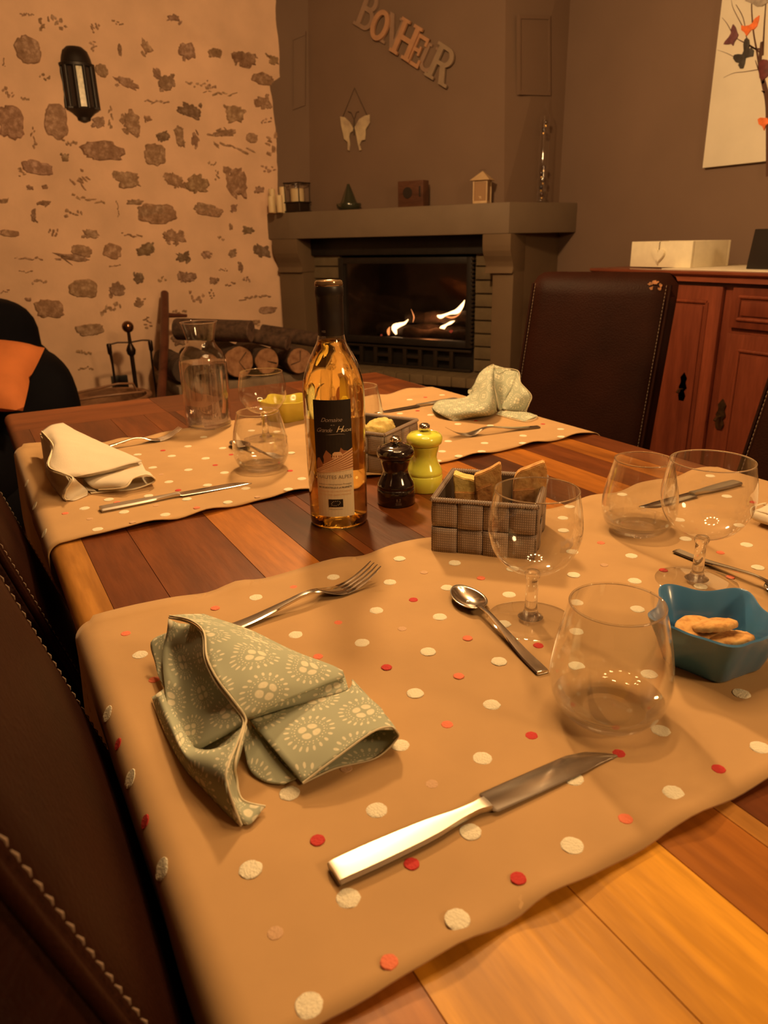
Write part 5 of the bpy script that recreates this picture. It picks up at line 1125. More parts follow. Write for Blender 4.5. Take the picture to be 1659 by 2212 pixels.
# ================================================================== mills
def mill(px, py, h, mat, label, mark=False):
    p = on_t(px, py); t = thing('pepper_mill' if mark else 'salt_mill', label, 'mill', (p[0], p[1], TZ + .0005)); k = h/.0945
    prof = [(0, 0), (.0255, 0), (.0265, .0012), (.0265, .0215), (.0260, .0225), (.0256, .0228), (.0262, .0238), (.0258, .028), (.0235, .033), (.0200, .0395), (.0180, .0465), (.0182, .0520), (.0205, .0590), (.0212, .0625), (.0212, .0640)]
    head = [(.0200, .0642), (.0225, .0650), (.0250, .0675), (.0262, .0715), (.0258, .0755), (.0235, .0792), (.0205, .0808), (.0200, .0806), (.0196, .0809), (.0120, .0832), (0, .0838)]
    lathe('body', [(r, z*k) for r, z in curve_pts(prof[:4], 1)] + [(r, z*k) for r, z in prof[4:]], mat, t, 56, 50); lathe('head', [(r, z*k) for r, z in head], mat, t, 56, 50)
    lathe('knob', [(.0035, .0832*k), (.0042, .0848*k), (.0068, .0860*k), (.0080, .0885*k), (.0076, .0925*k), (.0050, .0943*k), (0, .0945*k)], M('chrome_knob', (.75, .7, .62), .12, metal=1), t, 32, 60)
    if mark:
        a0_ = math.atan2(-p[1], -p[0]) + .12; m_ = M('mill_mark', (.16, .12, .10), .5); Vm, Fm = [], []
        def rect(s0, s1, z0, z1):
            b0 = len(Vm)
            for s_, z in ((s0, z0), (s1, z0), (s1, z1), (s0, z1)): a = a0_ + s_/.0266; Vm.append((.0268*math.cos(a), .0268*math.sin(a), z))
            Fm.append((b0, b0+1, b0+2, b0+3))
        rect(-.0042, .0042, .004, .0055); rect(-.0042, .0042, .0062, .0072); rect(-.003, -.001, .0085, .013); rect(.0, .003, .0085, .0100); rect(.001, .003, .0105, .0135); obj('printed_mark', Vm, Fm, m_, t)
    return t
mill(856, 1085, .0945, M('dark_brown_lacquer', (.012, .006, .006), .12, coat=1.0), 'glossy dark brown pepper mill beside the wine bottle', True); mill(917, 1056, .098, M('lime_lacquer', (.84, .86, .10), .18, coat=1.0), 'glossy lime green mill beside the dark mill')

# ================================================================== bread baskets and bread
def weave_mat():
    m, N, L, P = new_mat('woven_taupe_strap'); tc = N.new('ShaderNodeTexCoord'); w = N.new('ShaderNodeTexWave'); w.inputs['Scale'].default_value = 130; w.inputs['Distortion'].default_value = .3; w.bands_direction = 'X'
    L.new(tc.outputs['Object'], w.inputs['Vector']); w2 = N.new('ShaderNodeTexWave'); w2.inputs['Scale'].default_value = 110; w2.bands_direction = 'Z'; L.new(tc.outputs['Object'], w2.inputs['Vector'])
    mx = N.new('ShaderNodeMath'); mx.operation = 'MULTIPLY'; L.new(w.outputs['Fac'], mx.inputs[0]); L.new(w2.outputs['Fac'], mx.inputs[1])
    cr = N.new('ShaderNodeValToRGB'); cr.color_ramp.elements[0].color = (.24, .185, .15, 1); cr.color_ramp.elements[1].color = (.54, .43, .36, 1); L.new(mx.outputs[0], cr.inputs[0]); L.new(cr.outputs[0], P.inputs['Base Color']); P.inputs['Roughness'].default_value = .55
    bp = N.new('ShaderNodeBump'); bp.inputs['Strength'].default_value = .4; bp.inputs['Distance'].default_value = .0008; L.new(mx.outputs[0], bp.inputs['Height']); L.new(bp.outputs[0], P.inputs['Normal']); return m
m_weave = weave_mat(); m_basket_in = M('basket_lining', (.075, .05, .036), .8); m_stitch = M('basket_rim_stitch', (.30, .21, .15), .7)
def basket(cx_, cy_, rz, lx, ly, h, label):
    t = thing('bread_basket', label, 'basket', (cx_, cy_, TZ + .0028), rz, 'woven bread baskets on the table'); hx, hy, th = lx/2, ly/2, .003
    for (b_) in ((-hx + .001, hx - .001, -hy + .001, -hy + .004, 0, h - .003), (-hx + .001, hx - .001, hy - .004, hy - .001, 0, h - .003), (-hx + .001, -hx + .004, -hy + .004, hy - .004, 0, h - .003), (hx - .004, hx - .001, -hy + .004, hy - .004, 0, h - .003), (-hx + .004, hx - .004, -hy + .004, hy - .004, .001, .003)): link('lining', box_mesh('lining', *b_), m_basket_in, t)
    nc, nr = 4, 2; zt_ = h - .005
    for side in range(4):
        L_ = lx if side % 2 == 0 else ly
        for i in range(nc):
            for j in range(nr):
                out = (i + j + side) % 2 == 0; s0, s1 = -L_/2 + L_*i/nc, -L_/2 + L_*(i+1)/nc; z0, z1 = .0005 + zt_*j/nr, .0005 + zt_*(j+1)/nr; d = .0021 if out else .0011
                V, F = [], []; ns, nz_ = 4, 4
                for b in range(nz_ + 1):
                    for a in range(ns + 1):
                        u, v = a/ns, b/nz_; bul = (math.sin(PI*v) if not out else math.sin(PI*u))**.5*.0012
                        s_, z = lerp(s0 + .0004, s1 - .0004, u), lerp(z0 + .0004, z1 - .0004, v); off = d + bul
                        V.append({0: (s_, -hy - off + .001, z), 1: (hx + off - .001, s_, z), 2: (-s_, hy + off - .001, z), 3: (-hx - off + .001, -s_, z)}[side])
                for b in range(nz_):
                    for a in range(ns): k = b*(ns+1) + a; F.append((k, k+1, k+ns+2, k+ns+1))
                oo = obj('woven_strap', V, F, m_weave, t, 60); md = oo.modifiers.new('t', 'SOLIDIFY'); md.thickness = .0012; md.offset = -1
    rp = [(-hx, -hy), (hx, -hy), (hx, hy), (-hx, hy)]
    for k in range(4):
        a, b = rp[k], rp[(k+1) % 4]; tube('rim', [(a[0], a[1], h - .002), (b[0], b[1], h - .002)], .0027, m_weave, t, 8); V, F = [], []
        n = int(math.hypot(b[0] - a[0], b[1] - a[1])/.0028)
        for q in range(n):
            f0, f1 = q/n, (q + .8)/n; pa = Vector((lerp(a[0], b[0], f0), lerp(a[1], b[1], f0), 0)); pb = Vector((lerp(a[0], b[0], f1), lerp(a[1], b[1], f1), 0)); nn = Vector((b[1] - a[1], -(b[0] - a[0]), 0)).normalized()
            tube_data([pa + nn*.0030 + Vector((0, 0, h - .0035)), (pa + pb)/2 + Vector((0, 0, h + .0011)), pb - nn*.0030 + Vector((0, 0, h - .0035))], .0006, 5, V, F)
        obj('rim_stitching', V, F, m_stitch, t, 60)
    return t
basket(.514, .666, math.radians(-46), .118, .116, .066, 'woven taupe bread basket behind the nearest wine glass')
basket(.547, 1.035, math.radians(-59), .118, .110, .066, 'woven taupe bread basket behind the bottle and the mills')
def crust_mat(name, a, b, c_):
    m, N, L, P = new_mat(name); tc = N.new('ShaderNodeTexCoord'); n = N.new('ShaderNodeTexNoise'); n.inputs['Scale'].default_value = 130; n.inputs['Detail'].default_value = 6; L.new(tc.outputs['Object'], n.inputs['Vector'])
    cr = N.new('ShaderNodeValToRGB'); cr.color_ramp.elements[0].position = .32; cr.color_ramp.elements[0].color = (*a, 1); cr.color_ramp.elements[1].position = .7; cr.color_ramp.elements[1].color = (*c_, 1); e = cr.color_ramp.elements.new(.5); e.color = (*b, 1)
    L.new(n.outputs['Fac'], cr.inputs[0]); L.new(cr.outputs[0], P.inputs['Base Color']); P.inputs['Roughness'].default_value = .85
    bp = N.new('ShaderNodeBump'); bp.inputs['Strength'].default_value = .6; bp.inputs['Distance'].default_value = .002; L.new(n.outputs['Fac'], bp.inputs['Height']); L.new(bp.outputs[0], P.inputs['Normal']); return m
m_crumb = crust_mat('bread_crumb', (.64, .47, .13), (.76, .58, .19), (.82, .66, .26)); m_crust = crust_mat('bread_crust', (.42, .20, .06), (.58, .32, .10), (.68, .42, .16)); m_crustd = crust_mat('bread_crust_dark', (.32, .13, .04), (.46, .22, .07), (.55, .30, .11))
K8 = 340/1659
def slice_(poly, pt, nrm, thick, mat, label, low=None, lowm=None):
    nv = Vector(nrm).normalized(); t = thing('bread_slice', label, 'bread', tuple(pt), 0, 'slices of bread in the baskets')
    def build(pl, name, m_, th, off):
        P = [at_plane(920 + x*K8, 990 + y*K8, Vector(pt) - nv*off, nv) for x, y in pl]; n = len(P); V, F = [], []
        jag = [p + Vector((0, 0, .0007*mnoise.noise(p*900))) for p in P]
        V = jag + [p + nv*th for p in jag]; F = [tuple(range(n))[::-1], tuple(range(n, 2*n))] + [(i, (i+1) % n, n + (i+1) % n, n + i) for i in range(n)]
        bm = bmesh.new(); bv = [bm.verts.new(v) for v in V]
        for f_ in F: bm.faces.new([bv[i] for i in f_])
        bmesh.ops.recalc_face_normals(bm, faces=bm.faces); bmesh.ops.bevel(bm, geom=list(bm.edges), offset=.0012, segments=2, affect='EDGES'); me = bpy.data.meshes.new(name); bm.to_mesh(me); bm.free(); auto_smooth(me, 50); under(link(name, me, m_), t)
    build(poly, 'crumb', mat, thick, 0)
    if low: build(low, 'crust', lowm, thick*.9, .0016)
    return t
cdir = Vector((.62, .78, 0))
slice_([(292, 172), (340, 190), (400, 212), (470, 222), (522, 236), (530, 300), (522, 400), (520, 560), (310, 560), (300, 400), (296, 300), (286, 230)], (.497, .672, .80), cdir, .020, m_crumb, 'thick pale-crumbed bread slice at the left of the near basket', [(299, 352), (524, 362), (520, 560), (310, 560)], m_crust)
slice_([(508, 182), (600, 152), (690, 112), (740, 80), (785, 58), (797, 110), (795, 200), (800, 300), (800, 560), (545, 560), (530, 420), (522, 320), (508, 250)], (.520, .648, .80), cdir, .013, m_crust, 'crusty pointed bread slice in the middle of the near basket', [(528, 330), (600, 300), (700, 262), (700, 560), (545, 560)], m_crustd)
slice_([(928, 232), (950, 180), (985, 142), (1100, 100), (1180, 70), (1250, 42), (1262, 90), (1280, 130), (1275, 240), (1270, 300), (1160, 560), (915, 560), (915, 420), (918, 300)], (.550, .640, .80), cdir, .014, m_crust, 'crusty pointed bread slice at the right of the near basket', [(920, 335), (1000, 325), (1150, 316), (1150, 560), (915, 560)], m_crustd)
def bread_chunk(loc, dims, rz, mat, label):
    t = thing('bread_chunk', label, 'bread', loc, rz, 'slices of bread in the baskets'); bm = bmesh.new(); bmesh.ops.create_icosphere(bm, subdivisions=4, radius=1)
    for v in bm.verts:
        d = 1 + .16*mnoise.noise(v.co*2.1) + .10*mnoise.noise(v.co*5) + .05*mnoise.noise(v.co*12); v.co = Vector((v.co.x*dims[0]*d, v.co.y*dims[1]*d, v.co.z*dims[2]*d))
    me = bpy.data.meshes.new('crumb'); bm.to_mesh(me); bm.free(); link('crumb', me, mat, t, True)
    v, f = lathe_data([(0, -.002), (dims[0]*.8, -.001), (dims[0]*.86, .0015), (dims[0]*.7, .003), (0, .0035)], 24); oo = obj('crust', [(x, y*dims[1]/dims[0], z - dims[2]*.45) for x, y, z in v], f, m_crustd, t, 60); return t
pb = at_z(822, 918, TZ + .066); bread_chunk((pb.x - .004, pb.y - .006, TZ + .060), (.030, .019, .019), .3, m_crumb, 'yellow crumbly bread chunk in the far basket')
bread_chunk((pb.x - .035, pb.y + .012, TZ + .055), (.026, .016, .02), 1.1, m_crumb, 'second bread chunk in the far basket, half behind the bottle')

# ================================================================== star bowls
def star_bowl(cx_, cy_, rz, h, R, mat, label, sq=1.0):
    t = thing('star_bowl', label, 'bowl', (cx_, cy_, TZ + .0028), rz); n = 100
    def rad(a, R0, amp): c = math.cos(5*a); return R0*(1 + .62*amp*(c + .18*math.cos(10*a)))
    prof = [(0, .0, 0), (.55, .0, .10), (.68, .001, .14), (.72, .004, .15), (.86, h*.55, .17), (1.0, h - .001, .19), (1.01, h + .0008, .19), (.98, h + .002, .19), (.945, h + .0006, .19), (.80, h*.55, .17), (.66, .008, .15), (.5, .0055, .1), (0, .005, 0)]
    V, F = [], []; rows = []
    for q, z, amp in prof:
        if q == 0: rows.append([len(V)]); V.append((0, 0, z)); continue
        row = []
        for k in range(n):
            a = 2*PI*k/n; r = rad(a, R*q, amp); zz = z + (.0018*math.cos(5*a) if z > h*.5 else 0); row.append(len(V)); V.append((r*math.cos(a), r*math.sin(a)*sq, zz))
        rows.append(row)
    for A, B in zip(rows, rows[1:]):
        for k in range(n):
            k2 = (k+1) % n
            if len(A) == 1: F.append((A[0], B[k], B[k2]))
            elif len(B) == 1: F.append((A[k], A[k2], B[0]))
            else: F.append((A[k], A[k2], B[k2], B[k]))
    obj('bowl_body', V, F, mat, t, 50); return t
star_bowl(.504, .346, math.radians(14), .043, .0505, M('blue_glaze', (.065, .21, .44), .25, coat=.35), 'glazed blue star-shaped bowl of crackers at the right')
star_bowl(.548, 1.400, math.radians(30), .042, .0495, M('yellow_glaze', (.62, .52, .07), .2, coat=.6), 'glazed yellow star-shaped bowl behind the left wine glass')
m_crk = crust_mat('cracker', (.45, .20, .055), (.66, .36, .11), (.72, .44, .16))
def cracker(loc, r, tilt, rz, label):
    v, f = lathe_data([(0, -.0034), (r*.8, -.0032), (r*.97, -.0022), (r, .0002), (r*.96, .0022), (r*.8, .0036), (r*.4, .0044), (0, .0046)], 30); v = [(x*(1 + .03*math.sin(5*math.atan2(y, x))), y, z + .0010*mnoise.noise((x*260, y*260, 1))) for x, y, z in v]
    o = obj('cracker', v, f, m_crk, None, 50); o.location = loc; o.rotation_euler = (tilt[0], tilt[1], rz); tag(o, label, 'cracker', 'crackers in the star bowls')
cb0 = (.504, .346)
cracker((.500, .352, TZ + .025), .023, (.25, -.10), .2, 'round cracker on top of the others in the blue bowl'); cracker((.514, .338, TZ + .024), .021, (-.1, .3), 1.0, 'cracker at the right inside the blue bowl'); cracker((.494, .336, TZ + .019), .020, (.1, .1), 2.0, 'lowest cracker at the front inside the blue bowl'); cracker((.510, .350, TZ + .032), .019, (.35, .15), 2.6, 'upper cracker leaning at the back of the blue bowl')
cracker((.545, 1.395, TZ + .016), .020, (.2, .1), .3, 'brown cracker inside the yellow bowl')

# ================================================================== cutlery
m_steel = M('polished_steel', (.72, .68, .62), .17, metal=1.0); m_steelb = M('brushed_steel', (.58, .54, .48), .34, metal=1.0)
def ribbon(secs, V, F, crown=.25):
    """secs: (x, y centre, half width, z bottom, thickness) -> closed bar with softened rim"""
    b0 = len(V); m_ = 8
    for x, yc, w, z, th in secs:
        ring = [(-1, .5), (-.85, .08), (0, 0), (.85, .08), (1, .5), (.85, .92), (0, 1), (-.85, .92)]
        for a, b in ring: V.append((x, yc + a*w, z + b*th))
    n = len(secs)
    for i in range(n-1):
        for k in range(m_): F.append((b0 + i*m_ + k, b0 + i*m_ + (k+1) % m_, b0 + (i+1)*m_ + (k+1) % m_, b0 + (i+1)*m_ + k))
    F.append(tuple(b0 + k for k in range(m_))[::-1]); F.append(tuple(b0 + (n-1)*m_ + k for k in range(m_)))
def sm(secs, per=5): return curve_pts(secs, per)
def place_cut(t, p0, p1, z=TZ + .0034): 
    a = Vector((p0[0], p0[1], 0)); b = Vector((p1[0], p1[1], 0)); t.location = (a.x, a.y, z); t.rotation_euler = (0, 0, math.atan2(b.y - a.y, b.x - a.x)); return t
def knife(L_, label):
    t = thing('table_knife', label, 'knife', (0, 0, 0), 0, 'steel table knives'); k = L_/.222; V, F = [], []
    ribbon(sm([(0, 0, .0088, .0005, .0050), (.003, 0, .0088, .0002, .0062), (.03, 0, .0090, .0002, .0062), (.065, 0, .0078, .0004, .0058), (.088, 0, .0048, .0006, .0058), (.102, 0, .0040, .0007, .0060), (.108, 0, .0050, .0006, .0060), (.112, 0, .0056, .0008, .0052)]), V, F)
    obj('handle', [(x*k, y, z) for x, y, z in V], F, m_steelb, t, 40); V, F = [], []
    ribbon([(.111, .001, .0080, .0022, .0020), (.114, .0012, .0098, .0018, .0016), (.15, .0012, .0100, .0014, .0014), (.190, .0014, .0098, .0010, .0012), (.205, .0002, .0076, .0008, .0011), (.216, -.0035, .0040, .0007, .0009), (.222, -.0062, .0010, .0006, .0006)], V, F); obj('blade', [(x*k, y, z) for x, y, z in V], F, m_steel, t, 35); return t
def fork(L_, label):
    t = thing('table_fork', label, 'fork', (0, 0, 0), 0, 'steel table forks'); k = L_/.195; V, F = [], []
    ribbon(sm([(0, 0, .0065, .0008, .0030), (.004, 0, .0075, .0006, .0034), (.045, 0, .0062, .0022, .0034), (.085, 0, .0040, .0075, .0034), (.105, 0, .0033, .0105, .0032), (.120, 0, .0045, .0098, .0026), (.132, 0, .0090, .0060, .0020), (.142, 0, .0118, .0030, .0018), (.152, 0, .0120, .0018, .0016)]), V, F)
    obj('handle', [(x*k, y, z) for x, y, z in V], F, m_steel, t, 50); V, F = [], []
    for i in range(4):
        yc = (-1.5 + i)*.0063; ribbon(sm([(.150, yc, .0026, .0019, .0016), (.160, yc, .0022, .0026, .0016), (.172, yc*.97, .0019, .0060, .0015), (.184, yc*.95, .0016, .0118, .0013), (.195, yc*.93, .0008, .0185, .0010)]), V, F)
    obj('tines', [(x*k, y, z) for x, y, z in V], F, m_steel, t, 50); return t
def spoon(L_, label):
    t = thing('dessert_spoon', label, 'spoon', (0, 0, 0), 0, 'steel dessert spoons'); k = L_/.16; V, F = [], []
    ribbon(sm([(0, 0, .0058, .0006, .0026), (.003, 0, .0062, .0006, .0030), (.03, 0, .0055, .0012, .0030), (.07, 0, .0032, .0058, .0030), (.092, 0, .0024, .0082, .0028), (.106, 0, .0028, .0078, .0024), (.112, 0, .0036, .0070, .0020)]), V, F); obj('handle', [(x*k, y, z) for x, y, z in V], F, m_steel, t, 50)
    V, F = [], []; nu, nv = 28, 9; cx_, a_, b_ = .134, .026, .0158
    for j in range(nv + 1):
        q = j/nv
        for i in range(nu): a = 2*PI*i/nu; wv = 1 - .12*math.cos(a); V.append((cx_ + a_*q*math.cos(a), b_*q*math.sin(a)*wv, .0008 + .0068*q**2.2))
    for j in range(nv):
        for i in range(nu): F.append((j*nu + i, j*nu + (i+1) % nu, (j+1)*nu + (i+1) % nu, (j+1)*nu + i))
    o = obj('spoon_bowl', [(x*k, y, z) for x, y, z in V], F, m_steel, t, 70); md = o.modifiers.new('t', 'SOLIDIFY'); md.thickness = .0011; md.offset = 0; return t
def cut(maker, e0, e1, label, Lfix=None):
    a, b = at_z(*e0, TZ + .004), at_z(*e1, TZ + .004); L_ = Lfix or (b - a).length; t = maker(L_, label)
    if Lfix: a = b + (a - b).normalized()*Lfix
    return place_cut(t, a, b)
cut(knife, (722, 1896), (1318, 1622), 'nearest knife, lying before the patterned napkin with its blade by the near tumbler')
tp = at_z(812, 1226, TZ + .018); hd = at_z(520, 1350, TZ + .006); dv = (tp - hd); dv.z = 0; dv.normalize(); place_cut(fork(.195, 'nearest fork, half under the near patterned napkin'), tp - dv*.195, tp)
cut(spoon, (1172, 1455), (985, 1277), 'nearest spoon, beside the foot of the nearest wine glass'); 
a = at_z(1460, 1192, TZ + .004); b = at_z(1640, 1262, TZ + .006); dv = (b - a).normalized(); place_cut(spoon(.165, 'spoon at the right, behind the blue bowl'), a, a + dv)
cut(knife, (218, 1104), (540, 1042), 'knife on the far runner, before the cream napkin')
tp = at_z(390, 928, TZ + .018); hd = at_z(258, 966, TZ + .004); dv = (tp - hd); dv.z = 0; dv.normalize(); place_cut(fork(.195, 'fork behind the cream napkin at the left'), tp - dv*.195, tp)
a = at_z(503, 958, TZ + .006); b = at_z(583, 990, TZ + .004); dv = (a - b).normalized(); place_cut(spoon(.16, 'spoon seen through the left tumbler'), a - dv*.158, a)
tp = at_z(966, 930, TZ + .018); hd = at_z(1160, 924, TZ + .004); dv = (tp - hd); dv.z = 0; dv.normalize(); place_cut(fork(.19, 'fork before the far patterned napkin'), tp - dv*.19, tp)
cut(knife, (988, 864), (812, 893), 'knife behind the far patterned napkin', .215)
cut(knife, (1592, 1046), (1388, 1098), 'knife at the right, seen through the glasses')

# ================================================================== napkins
def napkin_mat():
    m, N, L, P = new_mat('sage_medallion_print')
    uv = N.new('ShaderNodeUVMap'); S = .042
    def math_(op, a, b=None, c=None):
        n = N.new('ShaderNodeMath'); n.operation = op
        for i, v in enumerate((a, b, c)):
            if v is None: continue
            if isinstance(v, (int, float)): n.inputs[i].default_value = v
            else: L.new(v, n.inputs[i])
        return n.outputs[0]
    sp = N.new('ShaderNodeSeparateXYZ'); L.new(uv.outputs[0], sp.inputs[0])
    v_ = math_('DIVIDE', sp.outputs[1], S*.88); row = math_('FLOOR', v_); u_ = math_('ADD', math_('DIVIDE', sp.outputs[0], S), math_('MULTIPLY', math_('MODULO', math_('ABSOLUTE', row), 2), .5))
    fx = math_('SUBTRACT', math_('FRACT', u_), .5); fy = math_('MULTIPLY', math_('SUBTRACT', math_('FRACT', v_), .5), .88)
    r = math_('SQRT', math_('ADD', math_('MULTIPLY', fx, fx), math_('MULTIPLY', fy, fy))); th = math_('ARCTAN2', fy, fx)
    def ring(r0, n, hr_, ht, soft=.25):
        k = math_('SUBTRACT', math_('FRACT', math_('MULTIPLY', th, n/(2*PI))), .5); s = math_('MULTIPLY', k, 2*PI*r0/n/ht); d = math_('DIVIDE', math_('SUBTRACT', r, r0), hr_)
        e = math_('ADD', math_('MULTIPLY', s, s), math_('MULTIPLY', d, d)); mr = N.new('ShaderNodeMapRange'); mr.inputs[1].default_value = 1 + soft; mr.inputs[2].default_value = 1 - soft; L.new(e, mr.inputs[0]); return mr.outputs[0]
    masks = [ring(.125, 4, .070, .082), ring(.25, 24, .014, .014), ring(.295, 20, .011, .012), ring(.385, 20, .048, .024)]
    tot = masks[0]
    for k in masks[1:]: tot = math_('MAXIMUM', tot, k)
    n = N.new('ShaderNodeTexNoise'); n.inputs['Scale'].default_value = 500; L.new(uv.outputs[0], n.inputs['Vector'])
    tot = math_('MULTIPLY', tot, math_('ADD', math_('MULTIPLY', n.outputs['Fac'], .5), .55))
    mx = N.new('ShaderNodeMixRGB'); mx.inputs[1].default_value = (.40, .435, .335, 1); mx.inputs[2].default_value = (.82, .78, .60, 1); L.new(tot, mx.inputs[0]); L.new(mx.outputs[0], P.inputs['Base Color']); P.inputs['Roughness'].default_value = .9; P.inputs['Specular IOR Level'].default_value = .15
    return m
m_nap = napkin_mat(); m_hem = M('napkin_hem', (.66, .60, .44), .9, spec=.1); m_cream = M('cream_linen', (.70, .62, .49), .9, var=.03, vs=30, bump=.12, bs=600, spec=.15)
K3Z, K4Z, K6Z, K7Z = 620/1659, 300/1354, 280/1659, 260/1659
def nap_patch(name, cols, zoom, mat, par, thick=.0012, nrow=22, ncol=14, rough=.0006):
    """cols: list of columns; each column a list of (x, y, height above table) in the coordinates of one close-up; smooth surface through them"""
    ox, oy, k = zoom; rows3 = []
    P = [[tuple(at_z(ox + x*k, oy + y*k, TZ + .0025 + z)) for x, y, z in c_] for c_ in cols]
    def resample(pts, n):
        dense = curve_pts(pts, 12); d = [0]
        for a, b in zip(dense, dense[1:]): d.append(d[-1] + (Vector(b) - Vector(a)).length)
        out = []; j = 0
        for i in range(n + 1):
            t = d[-1]*i/n
            while j < len(d) - 2 and d[j+1] < t: j += 1
            f = 0 if d[j+1] == d[j] else (t - d[j])/(d[j+1] - d[j]); out.append(tuple(Vector(dense[j]).lerp(Vector(dense[j+1]), min(1, max(0, f)))))
        return out
    colsr = [resample(c_, nrow) for c_ in P]; grid = []
    for i in range(nrow + 1): grid.append(resample([c_[i] for c_ in colsr], ncol) if len(cols) > 2 else [tuple(Vector(colsr[0][i]).lerp(Vector(colsr[1][i]), j/ncol)) for j in range(ncol + 1)])
    uv = []
    for i in range(nrow + 1):
        r = []; du = 0
        for j in range(ncol + 1):
            if j: du += (Vector(grid[i][j]) - Vector(grid[i][j-1])).length
            r.append(du)
        uv.append(r)
    vacc = [0]
    for i in range(nrow): vacc.append(vacc[-1] + (Vector(grid[i+1][ncol//2]) - Vector(grid[i][ncol//2])).length)
    UVs = [[(uv[i][j] - uv[i][ncol]*.5 + .5, vacc[i] + .5) for j in range(ncol + 1)] for i in range(nrow + 1)]
    g2 = [[(x, y, z + rough*mnoise.noise((x*60, y*60, z*60))) for x, y, z in r] for r in grid]
    return grid_obj(name, g2, mat, par, thick, UVs, 0)
def hem_line(pts, zoom, mat, par, r=.0009):
    ox, oy, k = zoom; P = [tuple(at_z(ox + x*k, oy + y*k, TZ + .0030 + z)) for x, y, z in pts]; tube('hem', curve_pts(P, 8), r, mat, par, 6)
def napkin_root(label, px, py): return thing('napkin', label, 'napkin', (0, 0, 0), 0)
def nap_under(root):
    c0 = Vector(); n = 0
    for ch in root.children:
        for v in ch.data.vertices: c0 += v.co; n += 1
    c0 /= n; c0.z = TZ + .002
    for ch in root.children: ch.data.transform(Matrix.Translation(-c0))
    root.location = c0
# --- near patterned napkin
Z3 = (280, 1180, K3Z)
nk = napkin_root('sage medallion-print folded napkin nearest the camera', 0, 0)
nap_patch('top_flap', [[(232, 402, .050), (350, 428, .055), (428, 495, .058), (446, 640, .054), (505, 765, .050), (592, 880, .043), (668, 988, .034)],
    [(330, 396, .052), (560, 480, .056), (680, 600, .055), (760, 700, .050), (770, 800, .046), (745, 890, .040), (678, 986, .034)],
    [(430, 396, .048), (700, 488, .044), (960, 612, .036), (1245, 728, .024), (1130, 800, .026), (900, 890, .031), (690, 984, .033)]], Z3, m_nap, nk, ncol=20, nrow=26)
nap_patch('fold_shadow_flap', [[(672, 990, .030), (900, 890, .026), (1240, 742, .020)], [(690, 1000, .018), (930, 930, .017), (1265, 830, .018)]], Z3, m_nap, nk, nrow=14, ncol=4)
nap_patch('lower_fold', [[(690, 1002, .017), (800, 1130, .017), (900, 1250, .014), (1000, 1368, .009)], [(960, 925, .0175), (1070, 1020, .0205), (1150, 1100, .0215), (1190, 1225, .0175)], [(1250, 838, .019), (1340, 880, .022), (1440, 970, .023), (1400, 1075, .0235)], [(1285, 770, .018), (1345, 850, .019), (1480, 985, .021), (1535, 1058, .021)]], Z3, m_nap, nk, ncol=20)
nap_patch('lower_fold_base', [[(690, 1060, .002), (850, 1220, .002), (1000, 1372, .003)], [(960, 1000, .0015), (1080, 1150, .0015), (1190, 1283, .0015)], [(1280, 900, .0015), (1370, 1050, .0015), (1420, 1225, .0015)], [(1330, 860, .010), (1480, 1000, .010), (1546, 1110, .010)], [(1285, 770, .018), (1480, 985, .021), (1537, 1060, .021)]], Z3, m_nap, nk, ncol=22)
nap_patch('under_flap', [[(655, 1120, .012), (668, 1200, .008), (700, 1300, .004), (790, 1362, .003), (890, 1376, .004)], [(690, 1010, .014), (760, 1110, .012), (840, 1210, .010), (910, 1290, .008), (965, 1345, .006)]], Z3, m_nap, nk, ncol=8)
nap_patch('side_fold', [[(225, 418, .040), (216, 510, .030), (190, 620, .022), (205, 820, .014), (240, 1010, .010), (312, 1168, .008)], [(290, 445, .040), (250, 560, .028), (300, 720, .018), (310, 900, .010), (330, 1050, .008), (330, 1168, .008)], [(360, 455, .046), (350, 600, .036), (400, 760, .030), (470, 920, .026), (430, 1080, .020), (400, 1172, .014)], [(425, 500, .0565), (442, 645, .0525), (500, 770, .0485), (588, 885, .0415), (650, 985, .034), (655, 1030, .031)]], Z3, m_nap, nk, ncol=18, nrow=24)
nap_patch('inner_fold', [[(200, 840, .005), (260, 1040, .005), (330, 1215, .005)], [(430, 990, .008), (470, 1080, .010), (480, 1230, .015)], [(645, 980, .027), (652, 1040, .029), (630, 1120, .029)]], Z3, m_nap, nk, ncol=10, nrow=10)
nap_patch('outer_pleat', [[(222, 500, .028), (125, 556, .020), (150, 680, .012), (165, 745, .010), (205, 830, .008)], [(240, 520, .026), (215, 580, .022), (215, 690, .014), (215, 760, .011), (225, 840, .009)]], Z3, m_nap, nk, ncol=5)
nap_patch('front_roll', [[(132, 872, .004), (190, 1040, .003), (300, 1255, .002), (430, 1405, .002), (560, 1540, .002), (646, 1618, .002)], [(165, 850, .012), (235, 1030, .014), (330, 1225, .016), (460, 1330, .020), (560, 1430, .018), (590, 1500, .012)], [(195, 828, .010), (270, 1030, .012), (320, 1172, .014), (460, 1210, .026), (545, 1300, .030), (562, 1330, .030)], [(210, 826, .008), (290, 1030, .010), (400, 1172, .013), (560, 1150, .024), (640, 1080, .032), (664, 1012, .033)]], Z3, m_nap, nk, ncol=18, nrow=26)
nap_patch('front_edge_flap', [[(664, 1010, .033), (600, 1190, .031), (562, 1310, .030), (580, 1440, .020), (650, 1600, .003)], [(672, 1030, .032), (620, 1210, .026), (590, 1330, .020), (620, 1470, .010), (700, 1605, .003)], [(676, 1050, .030), (640, 1200, .024), (612, 1310, .014), (650, 1465, .008), (785, 1505, .004)]], Z3, m_nap, nk, ncol=10)
